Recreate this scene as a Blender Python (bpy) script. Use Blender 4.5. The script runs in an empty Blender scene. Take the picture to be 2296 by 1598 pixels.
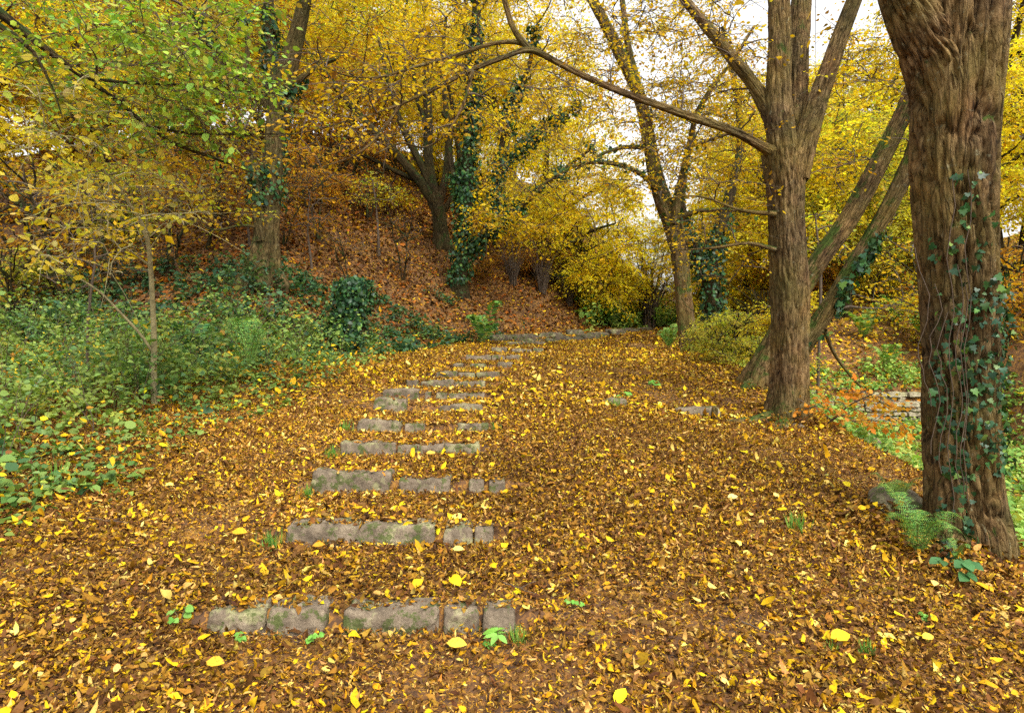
import bpy, math
import numpy as np
rng = np.random.default_rng(11)
R = math.radians
SC = bpy.context.scene
COL = SC.collection

# ------------------------------------------------------------------ camera, sky, sun, exposure
F = 622.0; PITCH = math.atan(36.0 / F); EYE = 1.6
cam = bpy.data.cameras.new('camera'); co = bpy.data.objects.new('camera', cam); COL.objects.link(co)
cam.sensor_width = 36; cam.lens = 36 * F / 1024; cam.clip_end = 1000; cam.clip_start = 0.05
co.location = (0, 0, EYE); co.rotation_euler = (R(90) - PITCH, 0, 0)
SC.camera = co
w = bpy.data.worlds.new('World'); SC.world = w; w.use_nodes = True
nt = w.node_tree; bg = nt.nodes['Background']
sky = nt.nodes.new('ShaderNodeTexSky'); sky.sky_type = 'NISHITA'; sky.sun_disc = False
sky.sun_elevation = R(55); sky.sun_rotation = R(150); sky.dust_density = 4; sky.air_density = 1.5; sky.ozone_density = 0.5
hs = nt.nodes.new('ShaderNodeHueSaturation'); hs.inputs['Saturation'].default_value = 0.08
nt.links.new(sky.outputs[0], hs.inputs['Color']); nt.links.new(hs.outputs[0], bg.inputs[0])
bg.inputs[1].default_value = 0.15
sl = bpy.data.lights.new('sun', 'SUN'); sl.energy = 1.3; sl.angle = R(24); sl.color = (1, .95, .86)
so = bpy.data.objects.new('sun', sl); COL.objects.link(so)
# thin cloud light from high over the camera's right shoulder
so.rotation_euler = (R(35), 0, R(30))
SC.view_settings.view_transform = 'Standard'; SC.view_settings.look = 'None'; SC.view_settings.gamma = 1
SC.view_settings.exposure = 1.3
cy = SC.cycles
cy.max_bounces = 8; cy.diffuse_bounces = 4; cy.glossy_bounces = 2; cy.transmission_bounces = 4; cy.transparent_max_bounces = 6
cy.sample_clamp_indirect = 4; cy.use_denoising = False

# ------------------------------------------------------------------ maths helpers
def PX(X, Y, d):
    """a point seen at photo position X, Y (on a 2296 wide print) standing d metres ahead"""
    r = (np.asarray(X, float) * .446 - 512) / F; u = (356 - np.asarray(Y, float) * .446) / F
    dy = math.cos(PITCH) + u * math.sin(PITCH); dz = -math.sin(PITCH) + u * math.cos(PITCH)
    return np.stack([r / dy * d, np.broadcast_to(d, np.shape(r)) * 1.0, EYE + dz / dy * d], -1)
def mpx(n, d): return n * .446 / F * d
def _h(i, j, k, s):
    n = (i * 73856093) ^ (j * 19349663) ^ (k * 83492791) ^ (s * 2654435761 & 0x7fffffff)
    n = (n ^ (n >> 13)) * 1274126177 & 0xffffffff
    n = (n ^ (n >> 16)) * 668265263 & 0xffffffff
    return ((n ^ (n >> 15)) & 0xffff) / 65535.0
def vn(p, s=0):
    p = np.asarray(p, float); i = np.floor(p).astype(np.int64); f = p - i; f = f * f * (3 - 2 * f)
    r = 0
    for a in (0, 1):
        for b in (0, 1):
            for c in (0, 1):
                wt = (f[..., 0] if a else 1 - f[..., 0]) * (f[..., 1] if b else 1 - f[..., 1]) * (f[..., 2] if c else 1 - f[..., 2])
                r = r + wt * _h(i[..., 0] + a, i[..., 1] + b, i[..., 2] + c, s)
    return r * 2 - 1
def fbm(p, o=3, s=0):
    r = 0; a = 1; t = 0
    for k in range(o): r = r + a * vn(np.asarray(p) * 2 ** k, s + k * 17); t += a; a *= .5
    return r / t
def sm(a, b, x): t = np.clip((x - a) / (b - a), 0, 1); return t * t * (3 - 2 * t)
def unit(v): return v / np.maximum(np.linalg.norm(v, axis=-1, keepdims=True), 1e-9)
def sdist(x, y, poly):
    """signed distance to a polyline, positive on its left hand side"""
    best = np.full(x.shape, 1e9); sg = np.ones(x.shape)
    for (ax, ay), (bx, by) in zip(poly[:-1], poly[1:]):
        dx, dy = bx - ax, by - ay; L2 = dx * dx + dy * dy
        t = np.clip(((x - ax) * dx + (y - ay) * dy) / L2, 0, 1)
        d = np.hypot(x - ax - t * dx, y - ay - t * dy)
        c = dx * (y - ay) - dy * (x - ax)
        m = d < best - 1e-9; best = np.where(m, d, best); sg = np.where(m, np.where(c >= 0, 1, -1), sg)
    return best * sg

# ------------------------------------------------------------------ object helpers
def tag(o, label=None, cat=None, group=None, kind=None):
    for k, v in (('label', label), ('category', cat), ('group', group), ('kind', kind)):
        if v: o[k] = v
    return o
def empty(name, loc, label, cat, group=None):
    o = bpy.data.objects.new(name, None); COL.objects.link(o); o.location = loc; o.empty_display_size = .1
    return tag(o, label, cat, group)
def mesh_obj(name, V, loops, starts, totals, mat, parent=None, col=None, smooth=True, attr=None):
    V = np.asarray(V, np.float32).reshape(-1, 3)
    if parent is not None:
        V = V - np.array(parent.location, np.float32)
    me = bpy.data.meshes.new(name)
    me.vertices.add(len(V)); me.vertices.foreach_set('co', V.ravel())
    me.loops.add(len(loops)); me.loops.foreach_set('vertex_index', np.asarray(loops, np.int32))
    me.polygons.add(len(starts)); me.polygons.foreach_set('loop_start', np.asarray(starts, np.int32))
    if not bpy.app.version >= (4, 1): me.polygons.foreach_set('loop_total', np.asarray(totals, np.int32))
    me.polygons.foreach_set('use_smooth', np.full(len(starts), smooth))
    if col is not None:
        c = np.ones((len(V), 4), np.float32); c[:, :3] = col
        a = me.color_attributes.new('tint', 'FLOAT_COLOR', 'POINT'); a.data.foreach_set('color', c.ravel())
    if attr is not None:
        a = me.attributes.new('bark', 'FLOAT_VECTOR', 'POINT'); a.data.foreach_set('vector', np.asarray(attr, np.float32).ravel())
    me.update(calc_edges=True)
    me.materials.append(mat)
    o = bpy.data.objects.new(name, me); COL.objects.link(o)
    if parent is not None: o.parent = parent
    return o
class Bag:
    """collects geometry for one mesh"""
    def __init__(s): s.V = []; s.L = []; s.T = []; s.C = []; s.A = []; s.n = 0
    def add(s, V, loops, totals, col=None, attr=None):
        V = np.asarray(V).reshape(-1, 3); s.V.append(V); s.L.append(np.asarray(loops).ravel() + s.n); s.T.append(np.asarray(totals).ravel())
        if col is not None: s.C.append(np.broadcast_to(col, V.shape))
        if attr is not None: s.A.append(attr)
        s.n += len(V)
    def build(s, name, mat, parent=None, smooth=True):
        T = np.concatenate(s.T); st = np.concatenate([[0], np.cumsum(T)[:-1]])
        return mesh_obj(name, np.concatenate(s.V), np.concatenate(s.L), st, T, mat, parent,
                        np.concatenate(s.C) if s.C else None, smooth, np.concatenate(s.A) if s.A else None)

# ------------------------------------------------------------------ leaf templates: (along, across, up) and faces
def T_oval(st=((.25, .8), (.55, 1.), (.82, .55))):
    V = [(0, 0, 0)]
    for t, wd in st: V += [(t, -wd, 0), (t, 0, 0), (t, wd, 0)]
    V.append((1, 0, 0)); Fc = [(0, 2, 1), (0, 3, 2)]
    n = len(st)
    for k in range(n - 1):
        a = 1 + 3 * k; Fc += [(a, a + 1, a + 4, a + 3), (a + 1, a + 2, a + 5, a + 4)]
    a = 1 + 3 * (n - 1); e = len(V) - 1
    Fc += [(a, a + 1, e), (a + 1, a + 2, e)]
    return np.array(V, float), Fc
T_A = T_oval()
T_B = (np.array([(0, 0, 0), (.45, 1, 0), (1, 0, 0), (.45, -1, 0)], float), [(0, 1, 2), (0, 2, 3)])
T_H = (np.array([(0, 0, 0), (.22, .85, 0), (.6, .95, 0), (1, 0, 0), (.6, -.95, 0), (.22, -.85, 0)], float), [(0, 1, 2, 3), (0, 3, 4, 5)])
_iv = [(0, 0), (-.12, .55), (.12, .95), (.3, .55), (.55, .75), (.62, .32), (1, 0)]
T_I = (np.array([(.3, 0, .05)] + [(a, b, 0) for a, b in _iv] + [(a, -b, 0) for a, b in _iv[-2:0:-1]], float),
       [(0, k, k + 1 if k < 12 else 1) for k in range(1, 13)])
T_G = T_oval(((.3, .9), (.6, .7), (.85, .4)))
def leaves(bag, P, T, N, L, W, col, tpl, fold=.15, curl=0.0, rag=0.0):
    """P base, T direction, N normal, L length, W half width; all arrays of n"""
    n = len(P); tv, tf = tpl; k = len(tv)
    T = unit(T); N = unit(N - (N * T).sum(-1, keepdims=True) * T); S = np.cross(T, N)
    L = np.broadcast_to(L, n)[:, None]; W = np.broadcast_to(W, n)[:, None]
    fold = np.broadcast_to(fold, n)[:, None]; curl = np.broadcast_to(curl, n)[:, None]
    a = tv[None, :, 0] * L; b = tv[None, :, 1] * W
    c = tv[None, :, 2] * L + np.abs(tv[None, :, 1]) * fold * W - curl * L * (tv[None, :, 0] - .3) ** 2
    V = P[:, None] + T[:, None] * a[..., None] + S[:, None] * b[..., None] + N[:, None] * c[..., None]
    if rag: V = V + rng.normal(size=V.shape) * (rag * L)[..., None]
    base = (np.arange(n) * k)[:, None]
    tot = [len(f) for f in tf]; fl = np.array([i for f in tf for i in f])
    loops = (base + fl[None]).ravel()
    bag.add(V, loops, np.tile(tot, n), np.repeat(col, k, 0))
def palette(n, cols, wts, jit=.18, rg=None):
    rg = rg or rng
    c = np.array(cols, float)[rg.choice(len(cols), n, p=np.array(wts) / sum(wts))]
    c = c * (1 + jit * rg.normal(size=(n, 1))) * (1 + jit * .35 * rg.normal(size=(n, 3)))
    return np.clip(c, .003, .85)
def rdir(n, rg=None):
    return unit((rg or rng).normal(size=(n, 3)))

# ------------------------------------------------------------------ tubes
def frames(P):
    T = unit(np.gradient(P, axis=-2)); m = unit(T.mean(-2))
    ref = np.where(np.abs(m[..., 2:3]) > .8, np.array([0., 1, 0]), np.array([0., 0, 1]))
    ref = np.broadcast_to(ref[..., None, :], T.shape)
    S = unit(np.cross(T, ref)); U = np.cross(S, T)
    return T, S, U
def tubes(bag, P, Rad, sides=3):
    """P [N,K,3], Rad [N,K]"""
    N, K, _ = P.shape; T, S, U = frames(P)
    th = np.arange(sides) / sides * 2 * np.pi
    D = S[:, :, None] * np.cos(th)[None, None, :, None] + U[:, :, None] * np.sin(th)[None, None, :, None]
    V = P[:, :, None] + D * Rad[:, :, None, None]
    s = np.concatenate([np.zeros((N, 1)), np.cumsum(np.linalg.norm(np.diff(P, axis=1), axis=-1), 1)], 1)
    A = np.zeros((N, K, sides, 3)); A[..., :2] = (D * 1.0)[..., :2] * Rad[:, :, None, None]; A[..., 2] = s[:, :, None]
    i = np.arange(K - 1)[:, None] * sides; j = np.arange(sides)[None]; j2 = (j + 1) % sides
    q = np.stack([i + j, i + j2, i + sides + j2, i + sides + j], -1).reshape(-1)
    loops = (np.arange(N)[:, None] * K * sides + q[None]).ravel()
    bag.add(V, loops, np.full(N * (K - 1) * sides, 4), attr=A.reshape(-1, 3))
def smooth_path(P, n):
    """Catmull-Rom through the points P (any row width), n samples"""
    P = np.asarray(P, float); Q = np.vstack([2 * P[0] - P[1], P, 2 * P[-1] - P[-2]])
    seg = np.concatenate([[0], np.cumsum(np.linalg.norm(np.diff(P[:, :3], axis=0), axis=1))]); u = np.interp(np.linspace(0, seg[-1], n), seg, np.arange(len(P)))
    k = np.clip(u.astype(int), 0, len(P) - 2); t = (u - k)[:, None]
    a, b, c, d = Q[k], Q[k + 1], Q[k + 2], Q[k + 3]
    return .5 * (2 * b + (c - a) * t + (2 * a - 5 * b + 4 * c - d) * t * t + (3 * b - a - 3 * c + d) * t ** 3)
def limb(bag, P4, sides=24, step=.06, rough=.06, flute=.05, flare=0., seed=0, fiss=1.0, nfl=5):
    """a thick barky limb; P4 rows x,y,z,r. returns vertices and normals for ivy"""
    P4 = np.asarray(P4, float)
    Lg = np.linalg.norm(np.diff(P4[:, :3], axis=0), axis=1).sum(); n = max(6, int(Lg / step))
    Q = smooth_path(P4, n); P = Q[:, :3]; r = np.maximum(Q[:, 3], .004)
    T, S, U = frames(P[None]); T, S, U = T[0], S[0], U[0]
    s = np.concatenate([[0], np.cumsum(np.linalg.norm(np.diff(P, axis=0), axis=1))])
    th = np.arange(sides) / sides * 2 * np.pi
    cs, sn = np.cos(th)[None], np.sin(th)[None]; ss = s[:, None]; rr = r[:, None]
    q = np.stack([cs * rr * 3.2 + seed * 7.1, sn * rr * 3.2 + 0 * ss, ss * .5 + 0 * cs], -1)
    low = fbm(q, 3, seed)
    q2 = np.stack([cs * rr * 22 + low * 1.2 + seed, sn * rr * 22 + 0 * ss, ss * 3.0 + 0 * cs], -1)
    ridg = 1 - np.abs(fbm(q2, 3, seed + 5)) * 2.6
    ph = seed * 1.7 + .5 * low
    fl = np.cos(nfl * th[None] + ph * 2 + ss * .25) * flute
    base = np.exp(-(np.maximum(ss - .45, 0) / .38) ** 1.2) * flare * (1 + .75 * np.cos(nfl * th[None] + seed * 1.7 + low))
    rad = rr * (1 + rough * low * 1.6 + fl + base) - np.clip(ridg, 0, 1) ** 3 * .03 * fiss * np.clip(rr / .2, .2, 1.3)
    D = S[:, None] * cs[..., None] + U[:, None] * sn[..., None]
    V = P[:, None] + D * rad[..., None]
    i = np.arange(n - 1)[:, None] * sides; j = np.arange(sides)[None]; j2 = (j + 1) % sides
    quad = np.stack([i + j, i + j2, i + sides + j2, i + sides + j], -1).reshape(-1)
    A = np.stack([cs * rr, sn * rr + 0 * cs, ss + 0 * cs], -1)
    bag.add(V, quad, np.full((n - 1) * sides, 4), attr=A.reshape(-1, 3))
    return V.reshape(-1, 3), D.reshape(-1, 3), np.repeat(s, sides)

# ------------------------------------------------------------------ materials
def nodes(name):
    m = bpy.data.materials.new(name); m.use_nodes = True; t = m.node_tree
    return m, t, t.nodes['Principled BSDF'], t.nodes['Material Output']
def new(t, ty, **kw):
    n = t.nodes.new(ty)
    for k, v in kw.items(): setattr(n, k, v)
    return n
def ramp(t, fac, stops):
    r = new(t, 'ShaderNodeValToRGB'); e = r.color_ramp.elements
    while len(e) < len(stops): e.new(.5)
    for el, (p, c) in zip(e, stops): el.position = p; el.color = (*c, 1) if len(c) == 3 else c
    t.links.new(fac, r.inputs[0]); return r.outputs[0]
def noise(t, vec, scale, detail=4, rough=.6, dist=0.):
    n = new(t, 'ShaderNodeTexNoise'); n.inputs['Scale'].default_value = scale; n.inputs['Detail'].default_value = detail
    n.inputs['Roughness'].default_value = rough; n.inputs['Distortion'].default_value = dist
    if vec is not None: t.links.new(vec, n.inputs['Vector'])
    return n.outputs['Fac']
def mixc(t, f, a, b, mode='MIX'):
    m = new(t, 'ShaderNodeMix', data_type='RGBA', blend_type=mode)
    for s, v in ((m.inputs['Factor'], f), (m.inputs[6], a), (m.inputs[7], b)):
        if isinstance(v, (int, float)): s.default_value = v
        elif isinstance(v, tuple): s.default_value = (*v, 1)
        else: t.links.new(v, s)
    return m.outputs[2]
def leaf_mat(name, trans=.4, rough=.5, spots=.0, spec=.15, tg=(1.05, 1.12, .5)):
    m, t, b, out = nodes(name)
    a = new(t, 'ShaderNodeAttribute', attribute_name='tint'); g = new(t, 'ShaderNodeNewGeometry')
    c = a.outputs['Color']
    if spots:
        f = noise(t, g.outputs['Position'], 85, 3, .65)
        s = ramp(t, f, [(.52, (1, 1, 1)), (.66, (.45, .33, .25))])
        c = mixc(t, spots, c, s, 'MULTIPLY')
    t.links.new(c, b.inputs['Base Color']); b.inputs['Roughness'].default_value = rough; b.inputs['Specular IOR Level'].default_value = spec
    tr = new(t, 'ShaderNodeBsdfTranslucent'); tc = mixc(t, 1.0, c, tg, 'MULTIPLY'); t.links.new(tc, tr.inputs[0])
    mx = new(t, 'ShaderNodeMixShader'); mx.inputs[0].default_value = trans
    t.links.new(b.outputs[0], mx.inputs[1]); t.links.new(tr.outputs[0], mx.inputs[2]); t.links.new(mx.outputs[0], out.inputs[0])
    return m
def bark_mat(name, dark=(.018, .011, .006), mid=(.125, .088, .045), lite=(.24, .185, .105), moss=.25, mosscol=(.05, .075, .012), alg=(.15, .135, .035)):
    m, t, b, out = nodes(name)
    a = new(t, 'ShaderNodeAttribute', attribute_name='bark'); mp = new(t, 'ShaderNodeMapping'); mp.inputs['Scale'].default_value = (1, 1, .22)
    t.links.new(a.outputs['Vector'], mp.inputs['Vector']); v = mp.outputs[0]
    f1 = noise(t, v, 38, 6, .68, .6); f2 = noise(t, v, 9, 4, .6, .3); g = new(t, 'ShaderNodeNewGeometry')
    f3 = noise(t, g.outputs['Position'], 3.2, 5, .65)
    c = ramp(t, f1, [(.36, dark), (.49, mid), (.68, lite)])
    c2 = ramp(t, f2, [(.35, (.75, .6, .45)), (.6, (1.1, 1.05, .95))])
    c = mixc(t, .8, c, c2, 'MULTIPLY')
    al = noise(t, g.outputs['Position'], 1.7, 4, .6); am = ramp(t, al, [(.38, (0, 0, 0)), (.62, (1, 1, 1))])
    c = mixc(t, am, c, mixc(t, .5, c, alg))
    st = noise(t, g.outputs['Position'], 1.1, 5, .7, .5); c = mixc(t, 1., c, ramp(t, st, [(.36, (.55, .55, .5)), (.5, (1, .92, .85)), (.64, (1.3, 1.12, .95))]), 'MULTIPLY')
    li = ramp(t, noise(t, g.outputs['Position'], 17, 5, .7), [(.62, (0, 0, 0)), (.66, (1, 1, 1))]); c = mixc(t, mixc(t, .5, (0, 0, 0), li), c, (.26, .26, .16))
    sep = new(t, 'ShaderNodeSeparateXYZ'); t.links.new(g.outputs['Normal'], sep.inputs[0])
    up = new(t, 'ShaderNodeMath', operation='MULTIPLY_ADD'); t.links.new(sep.outputs[2], up.inputs[0]); up.inputs[1].default_value = .22
    t.links.new(f3, up.inputs[2])
    mm = ramp(t, up.outputs[0], [(.70 - .22 * moss, (0, 0, 0)), (.80 - .22 * moss, (1, 1, 1))])
    c = mixc(t, mm, c, mosscol)
    m2 = new(t, 'ShaderNodeMapping'); m2.inputs['Scale'].default_value = (1, 1, .11); t.links.new(a.outputs['Vector'], m2.inputs['Vector'])
    wob = new(t, 'ShaderNodeVectorMath', operation='MULTIPLY_ADD'); wn = new(t, 'ShaderNodeTexNoise'); wn.inputs['Scale'].default_value = 9; wn.inputs['Detail'].default_value = 4; t.links.new(m2.outputs[0], wn.inputs['Vector'])
    t.links.new(wn.outputs['Color'], wob.inputs[0]); wob.inputs[1].default_value = (.2, .2, .2); t.links.new(m2.outputs[0], wob.inputs[2])
    vo = new(t, 'ShaderNodeTexVoronoi', feature='DISTANCE_TO_EDGE'); vo.inputs['Scale'].default_value = 17; t.links.new(wob.outputs[0], vo.inputs['Vector'])
    ck = ramp(t, vo.outputs['Distance'], [(.0, (0, 0, 0)), (.09, (1, 1, 1))]); c = mixc(t, .5, c, mixc(t, ck, (.28, .22, .18), (1, 1, 1)), 'MULTIPLY')
    hh = new(t, 'ShaderNodeMath', operation='MULTIPLY_ADD'); t.links.new(ck, hh.inputs[0]); hh.inputs[1].default_value = .3; t.links.new(f1, hh.inputs[2])
    t.links.new(c, b.inputs['Base Color']); b.inputs['Roughness'].default_value = .92; b.inputs['Specular IOR Level'].default_value = .15
    bp = new(t, 'ShaderNodeBump'); bp.inputs['Strength'].default_value = 1.0; bp.inputs['Distance'].default_value = .035
    t.links.new(hh.outputs[0], bp.inputs['Height']); t.links.new(bp.outputs[0], b.inputs['Normal'])
    return m
def twig_mat(name, col):
    m, t, b, out = nodes(name); g = new(t, 'ShaderNodeNewGeometry'); f = noise(t, g.outputs['Position'], 14, 4)
    c = ramp(t, f, [(.35, tuple(x * .5 for x in col)), (.65, col)])
    t.links.new(c, b.inputs['Base Color']); b.inputs['Roughness'].default_value = .85; return m
def stone_mat(name, cols, moss=.5, scale=1.):
    m, t, b, out = nodes(name); g = new(t, 'ShaderNodeNewGeometry'); p = g.outputs['Position']
    f = noise(t, p, 9 * scale, 6, .65); c = ramp(t, f, [(.3, cols[0]), (.5, cols[1]), (.72, cols[2])])
    fine = noise(t, p, 70 * scale, 4, .7); c = mixc(t, .6, c, ramp(t, fine, [(.3, (.55, .5, .45)), (.6, (1.05, 1.05, 1.05))]), 'MULTIPLY')
    lich = ramp(t, noise(t, p, 4.3 * scale, 5, .7), [(.53, (0, 0, 0)), (.62, (1, 1, 1))]); c = mixc(t, mixc(t, .55, (0, 0, 0), lich), c, (.30, .30, .13))
    ms = ramp(t, noise(t, p, 7.7 * scale, 6, .75), [(.66 - .14 * moss, (0, 0, 0)), (.70 - .14 * moss, (1, 1, 1))])
    c = mixc(t, mixc(t, .8, (0, 0, 0), ms), c, (.05, .07, .012))
    t.links.new(c, b.inputs['Base Color']); b.inputs['Roughness'].default_value = .9; b.inputs['Specular IOR Level'].default_value = .2
    bp = new(t, 'ShaderNodeBump'); bp.inputs['Strength'].default_value = .8; bp.inputs['Distance'].default_value = .012
    hh = new(t, 'ShaderNodeMath', operation='ADD'); t.links.new(fine, hh.inputs[0]); t.links.new(f, hh.inputs[1])
    t.links.new(hh.outputs[0], bp.inputs['Height']); t.links.new(bp.outputs[0], b.inputs['Normal'])
    return m
def ground_mat():
    m, t, b, out = nodes('leafy_soil'); g = new(t, 'ShaderNodeNewGeometry'); p = g.outputs['Position']
    vo = new(t, 'ShaderNodeTexVoronoi'); vo.inputs['Scale'].default_value = 17; vo.inputs['Randomness'].default_value = 1
    wn = noise(t, p, 6, 3); off = new(t, 'ShaderNodeVectorMath', operation='ADD')
    t.links.new(p, off.inputs[0]); t.links.new(wn, off.inputs[1]); t.links.new(off.outputs[0], vo.inputs['Vector'])
    sp = new(t, 'ShaderNodeSeparateColor'); t.links.new(vo.outputs['Color'], sp.inputs[0])
    c = ramp(t, sp.outputs[0], [(0, (.05, .024, .01)), (.35, (.11, .05, .014)), (.65, (.19, .085, .016)), (.85, (.28, .13, .015)), (1, (.36, .2, .02))])
    big = noise(t, p, .8, 4); c = mixc(t, .7, c, ramp(t, big, [(.35, (.55, .5, .5)), (.65, (1.1, 1.05, 1))]), 'MULTIPLY')
    t.links.new(c, b.inputs['Base Color']); b.inputs['Roughness'].default_value = .9
    bp = new(t, 'ShaderNodeBump'); bp.inputs['Strength'].default_value = .8; bp.inputs['Distance'].default_value = .03
    t.links.new(sp.outputs[1], bp.inputs['Height']); t.links.new(bp.outputs[0], b.inputs['Normal'])
    return m
M_GROUND = ground_mat()
M_LITTER = leaf_mat('dry_leaf', .12, .65, .6, .12)
M_LEAF = leaf_mat('autumn_leaf', .55, .5, .25, .12)
M_GREEN = leaf_mat('green_leaf', .35, .5, .15, .16)
M_IVY = leaf_mat('ivy_leaf', .15, .4, .1, .25)
M_FAR = leaf_mat('canopy_leaf', .62, .6, 0, .08)
M_BARK = bark_mat('hornbeam_bark')
M_BARKG = bark_mat('mossy_bark', moss=.75)
M_BARKF = bark_mat('dark_bark', (.012, .009, .005), (.045, .034, .018), (.09, .072, .036), .7, (.03, .05, .01), (.05, .05, .015))
M_BARKM = bark_mat('olive_bark', (.015, .011, .006), (.085, .066, .03), (.17, .14, .07), .6, (.04, .065, .012), (.09, .09, .025))
M_TWIG = twig_mat('twig_bark', (.09, .06, .035))
M_PALE = twig_mat('sapling_bark', (.36, .31, .15))
M_STONE = stone_mat('sandstone', ((.07, .054, .036), (.15, .115, .078), (.27, .215, .145)), .9)
M_DARKST = stone_mat('dark_sandstone', ((.04, .03, .022), (.09, .068, .048), (.16, .125, .085)), 1.)
M_WALL = stone_mat('pale_limestone', ((.13, .11, .07), (.27, .23, .15), (.42, .37, .26)), .6, .8)
M_STEM = twig_mat('green_stem', (.16, .14, .05))

# ------------------------------------------------------------------ terrain
STEPS = [  # distance ahead, then each block: left, right, top, bottom on the print
 (3.32, [(455, 592, 1369, 1425), (592, 727, 1370, 1437), (764, 985, 1367, 1418), (990, 1078, 1373, 1408), (1082, 1156, 1375, 1405)]),
 (4.34, [(633, 976, 1177, 1243), (992, 1061, 1191, 1226), (1063, 1109, 1193, 1228)]),
 (5.33, [(695, 877, 1060, 1112), (890, 1012, 1071, 1112), (1049, 1085, 1088, 1103), (1094, 1134, 1083, 1106)]),
 (6.22, [(763, 888, 991, 1026), (889, 995, 996, 1023), (996, 1075, 997, 1019)]),
 (6.96, [(803, 902, 942, 971), (905, 952, 947, 966), (1026, 1096, 950, 970)]),
 (8.15, [(838, 912, 893, 922), (984, 1082, 914, 931)]),
 (8.85, [(858, 941, 871, 889), (952, 966, 880, 888), (976, 1004, 880, 893), (1005, 1087, 881, 896)]),
 (9.5, [(908, 939, 850, 864), (940, 1017, 852, 867), (1018, 1088, 855, 870)]),
 (10.3, [(976, 1025, 833, 844), (1026, 1066, 834, 845), (1067, 1121, 833, 846)]),
 (11.5, [(1014, 1041, 813, 827), (1052, 1091, 815, 826), (1116, 1150, 813, 827)]),
 (13.0, [(1045, 1101, 795, 809), (1102, 1133, 796, 809), (1134, 1167, 798, 810)]),
 (14.7, [(1102, 1137, 777, 786), (1147, 1193, 784, 796), (1195, 1219, 780, 790)]),
 (17.2, [(1116, 1136, 767, 777), (1137, 1178, 765, 777), (1179, 1223, 764, 777)]),
]
SY = np.array([s[0] for s in STEPS]); SZ = np.array([PX(s[1][0][0], np.mean([b[2] for b in s[1]]), s[0])[2] for s in STEPS])
SZ = np.maximum.accumulate(SZ)
SXL = np.array([PX(s[1][0][0], 900, s[0])[0] for s in STEPS]); SXR = np.array([PX(s[1][-1][1], 900, s[0])[0] for s in STEPS])
BK = [(-60, 30), (-24, 17), (-13, 14), (-9.8, 12.8), (-6, 11.6), (-4, 12), (-2.6, 15), (-1.4, 17.8), (-.3, 19.8), (1.5, 21.5), (3.2, 23.5), (5.5, 26), (9, 29), (16, 36), (26, 50), (60, 100)]
RE = [(3.0, -30), (3.2, 0), (3.3, 4.4), (3.45, 5.1), (3.7, 6.3), (3.87, 7.2), (3.95, 8.4), (4.1, 10.5), (4.4, 14.4), (5.1, 18), (6.7, 24), (9.2, 31), (13.5, 42), (23, 60), (60, 110)]
WL = [(5.2, 15.6), (6.6, 14.4), (7.6, 14.0), (9.2, 13.9), (11, 14.2), (14, 15.2), (22, 19)]
EL = [(-3.6, -10), (-3.4, 2), (-3.35, 4.5), (-3.35, 6.7), (-3.1, 8), (-2.9, 9.3), (-2.75, 11.2), (-2.5, 14), (-2.2, 16), (-1.4, 17.8)]
_py = np.concatenate([[-30, 0, 2.6], SY, [19.5, 21.5, 24, 30, 60, 120]])
_pz = np.concatenate([[-.2, -.12, -.08], SZ - .06, [1.02, 1.13, 1.22, 1.3, 1.6, 2]])
def G(x, y, rough=True):
    x = np.asarray(x, float); y = np.asarray(y, float); x, y = np.broadcast_arrays(x, y)
    P = np.interp(y, _py, _pz)
    # staircase
    yy = np.concatenate([[SY[0] - 1.2], SY]); k = np.clip(np.searchsorted(SY, y - .06) - 1, -1, len(SY) - 1)
    zt = np.where(k >= 0, SZ[np.maximum(k, 0)] - .025, _pz[1] + .02); zn = SZ[np.minimum(k + 1, len(SY) - 1)] - .125
    y0 = np.where(k >= 0, SY[np.maximum(k, 0)], SY[0] - 1.2); y1 = SY[np.minimum(k + 1, len(SY) - 1)]
    stair = zt + (zn - zt) * np.clip((y - y0) / np.maximum(y1 - y0, .3), 0, 1)
    xl = np.interp(y, SY, SXL); xr = np.interp(y, SY, SXR)
    m = sm(-.3, .02, x - xl) * (1 - sm(-.02, .3, x - xr)) * sm(2.3, 2.8, y) * (1 - sm(17.0, 17.3, y))
    z = P * (1 - m) + stair * m
    z = z - .24 * sm(.6, 3.6, x) * (1 - sm(8, 14, y))                  # cross fall to the stream
    sl_ = sdist(x, y, EL); z = z + np.clip(sl_, 0, 6) * .035 * sm(3, 8, y) + .1 * sm(0, 1.2, sl_) * sm(16, 13, y)
    s = sdist(x, y, BK); az = x / np.maximum(y, 4.)
    f = 1 - .72 * sm(.06, .26, az)
    s1 = np.maximum(s, 0); hill = 24 * (1 - np.exp(-.70 * s1 / 24)) * f
    z = z + hill
    t = -sdist(x, y, RE)
    fl = -1.0 + .25 * sm(10, 13.5, y) + .05 * np.clip(y - 15, 0, 60)
    z = z * (1 - sm(-.15, 2.7, t)) + fl * sm(-.15, 2.7, t)
    sw = sdist(x, y, WL); up = -.02 + np.minimum(.36 * np.maximum(sw, 0), 3.5)
    z = z + sm(5.2, 6.8, t) * .85 + 13 * (1 - np.exp(-.62 * np.maximum(t - 5.6, 0) / 13))
    z = np.where((sw > .12) & (t > 1.6), np.maximum(z, z + (up - z) * sm(1.6, 2.8, t)), z)
    if rough:
        q = np.stack([x, y, 0 * x], -1); am = .02 + .10 * sm(.5, 4, s) + .08 * sm(.5, 3, t) + .05 * sm(.3, 2, sl_)
        z = z + am * fbm(q * .9, 3, 3) + (.012) * fbm(q * 5, 2, 9)
    return z
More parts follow.
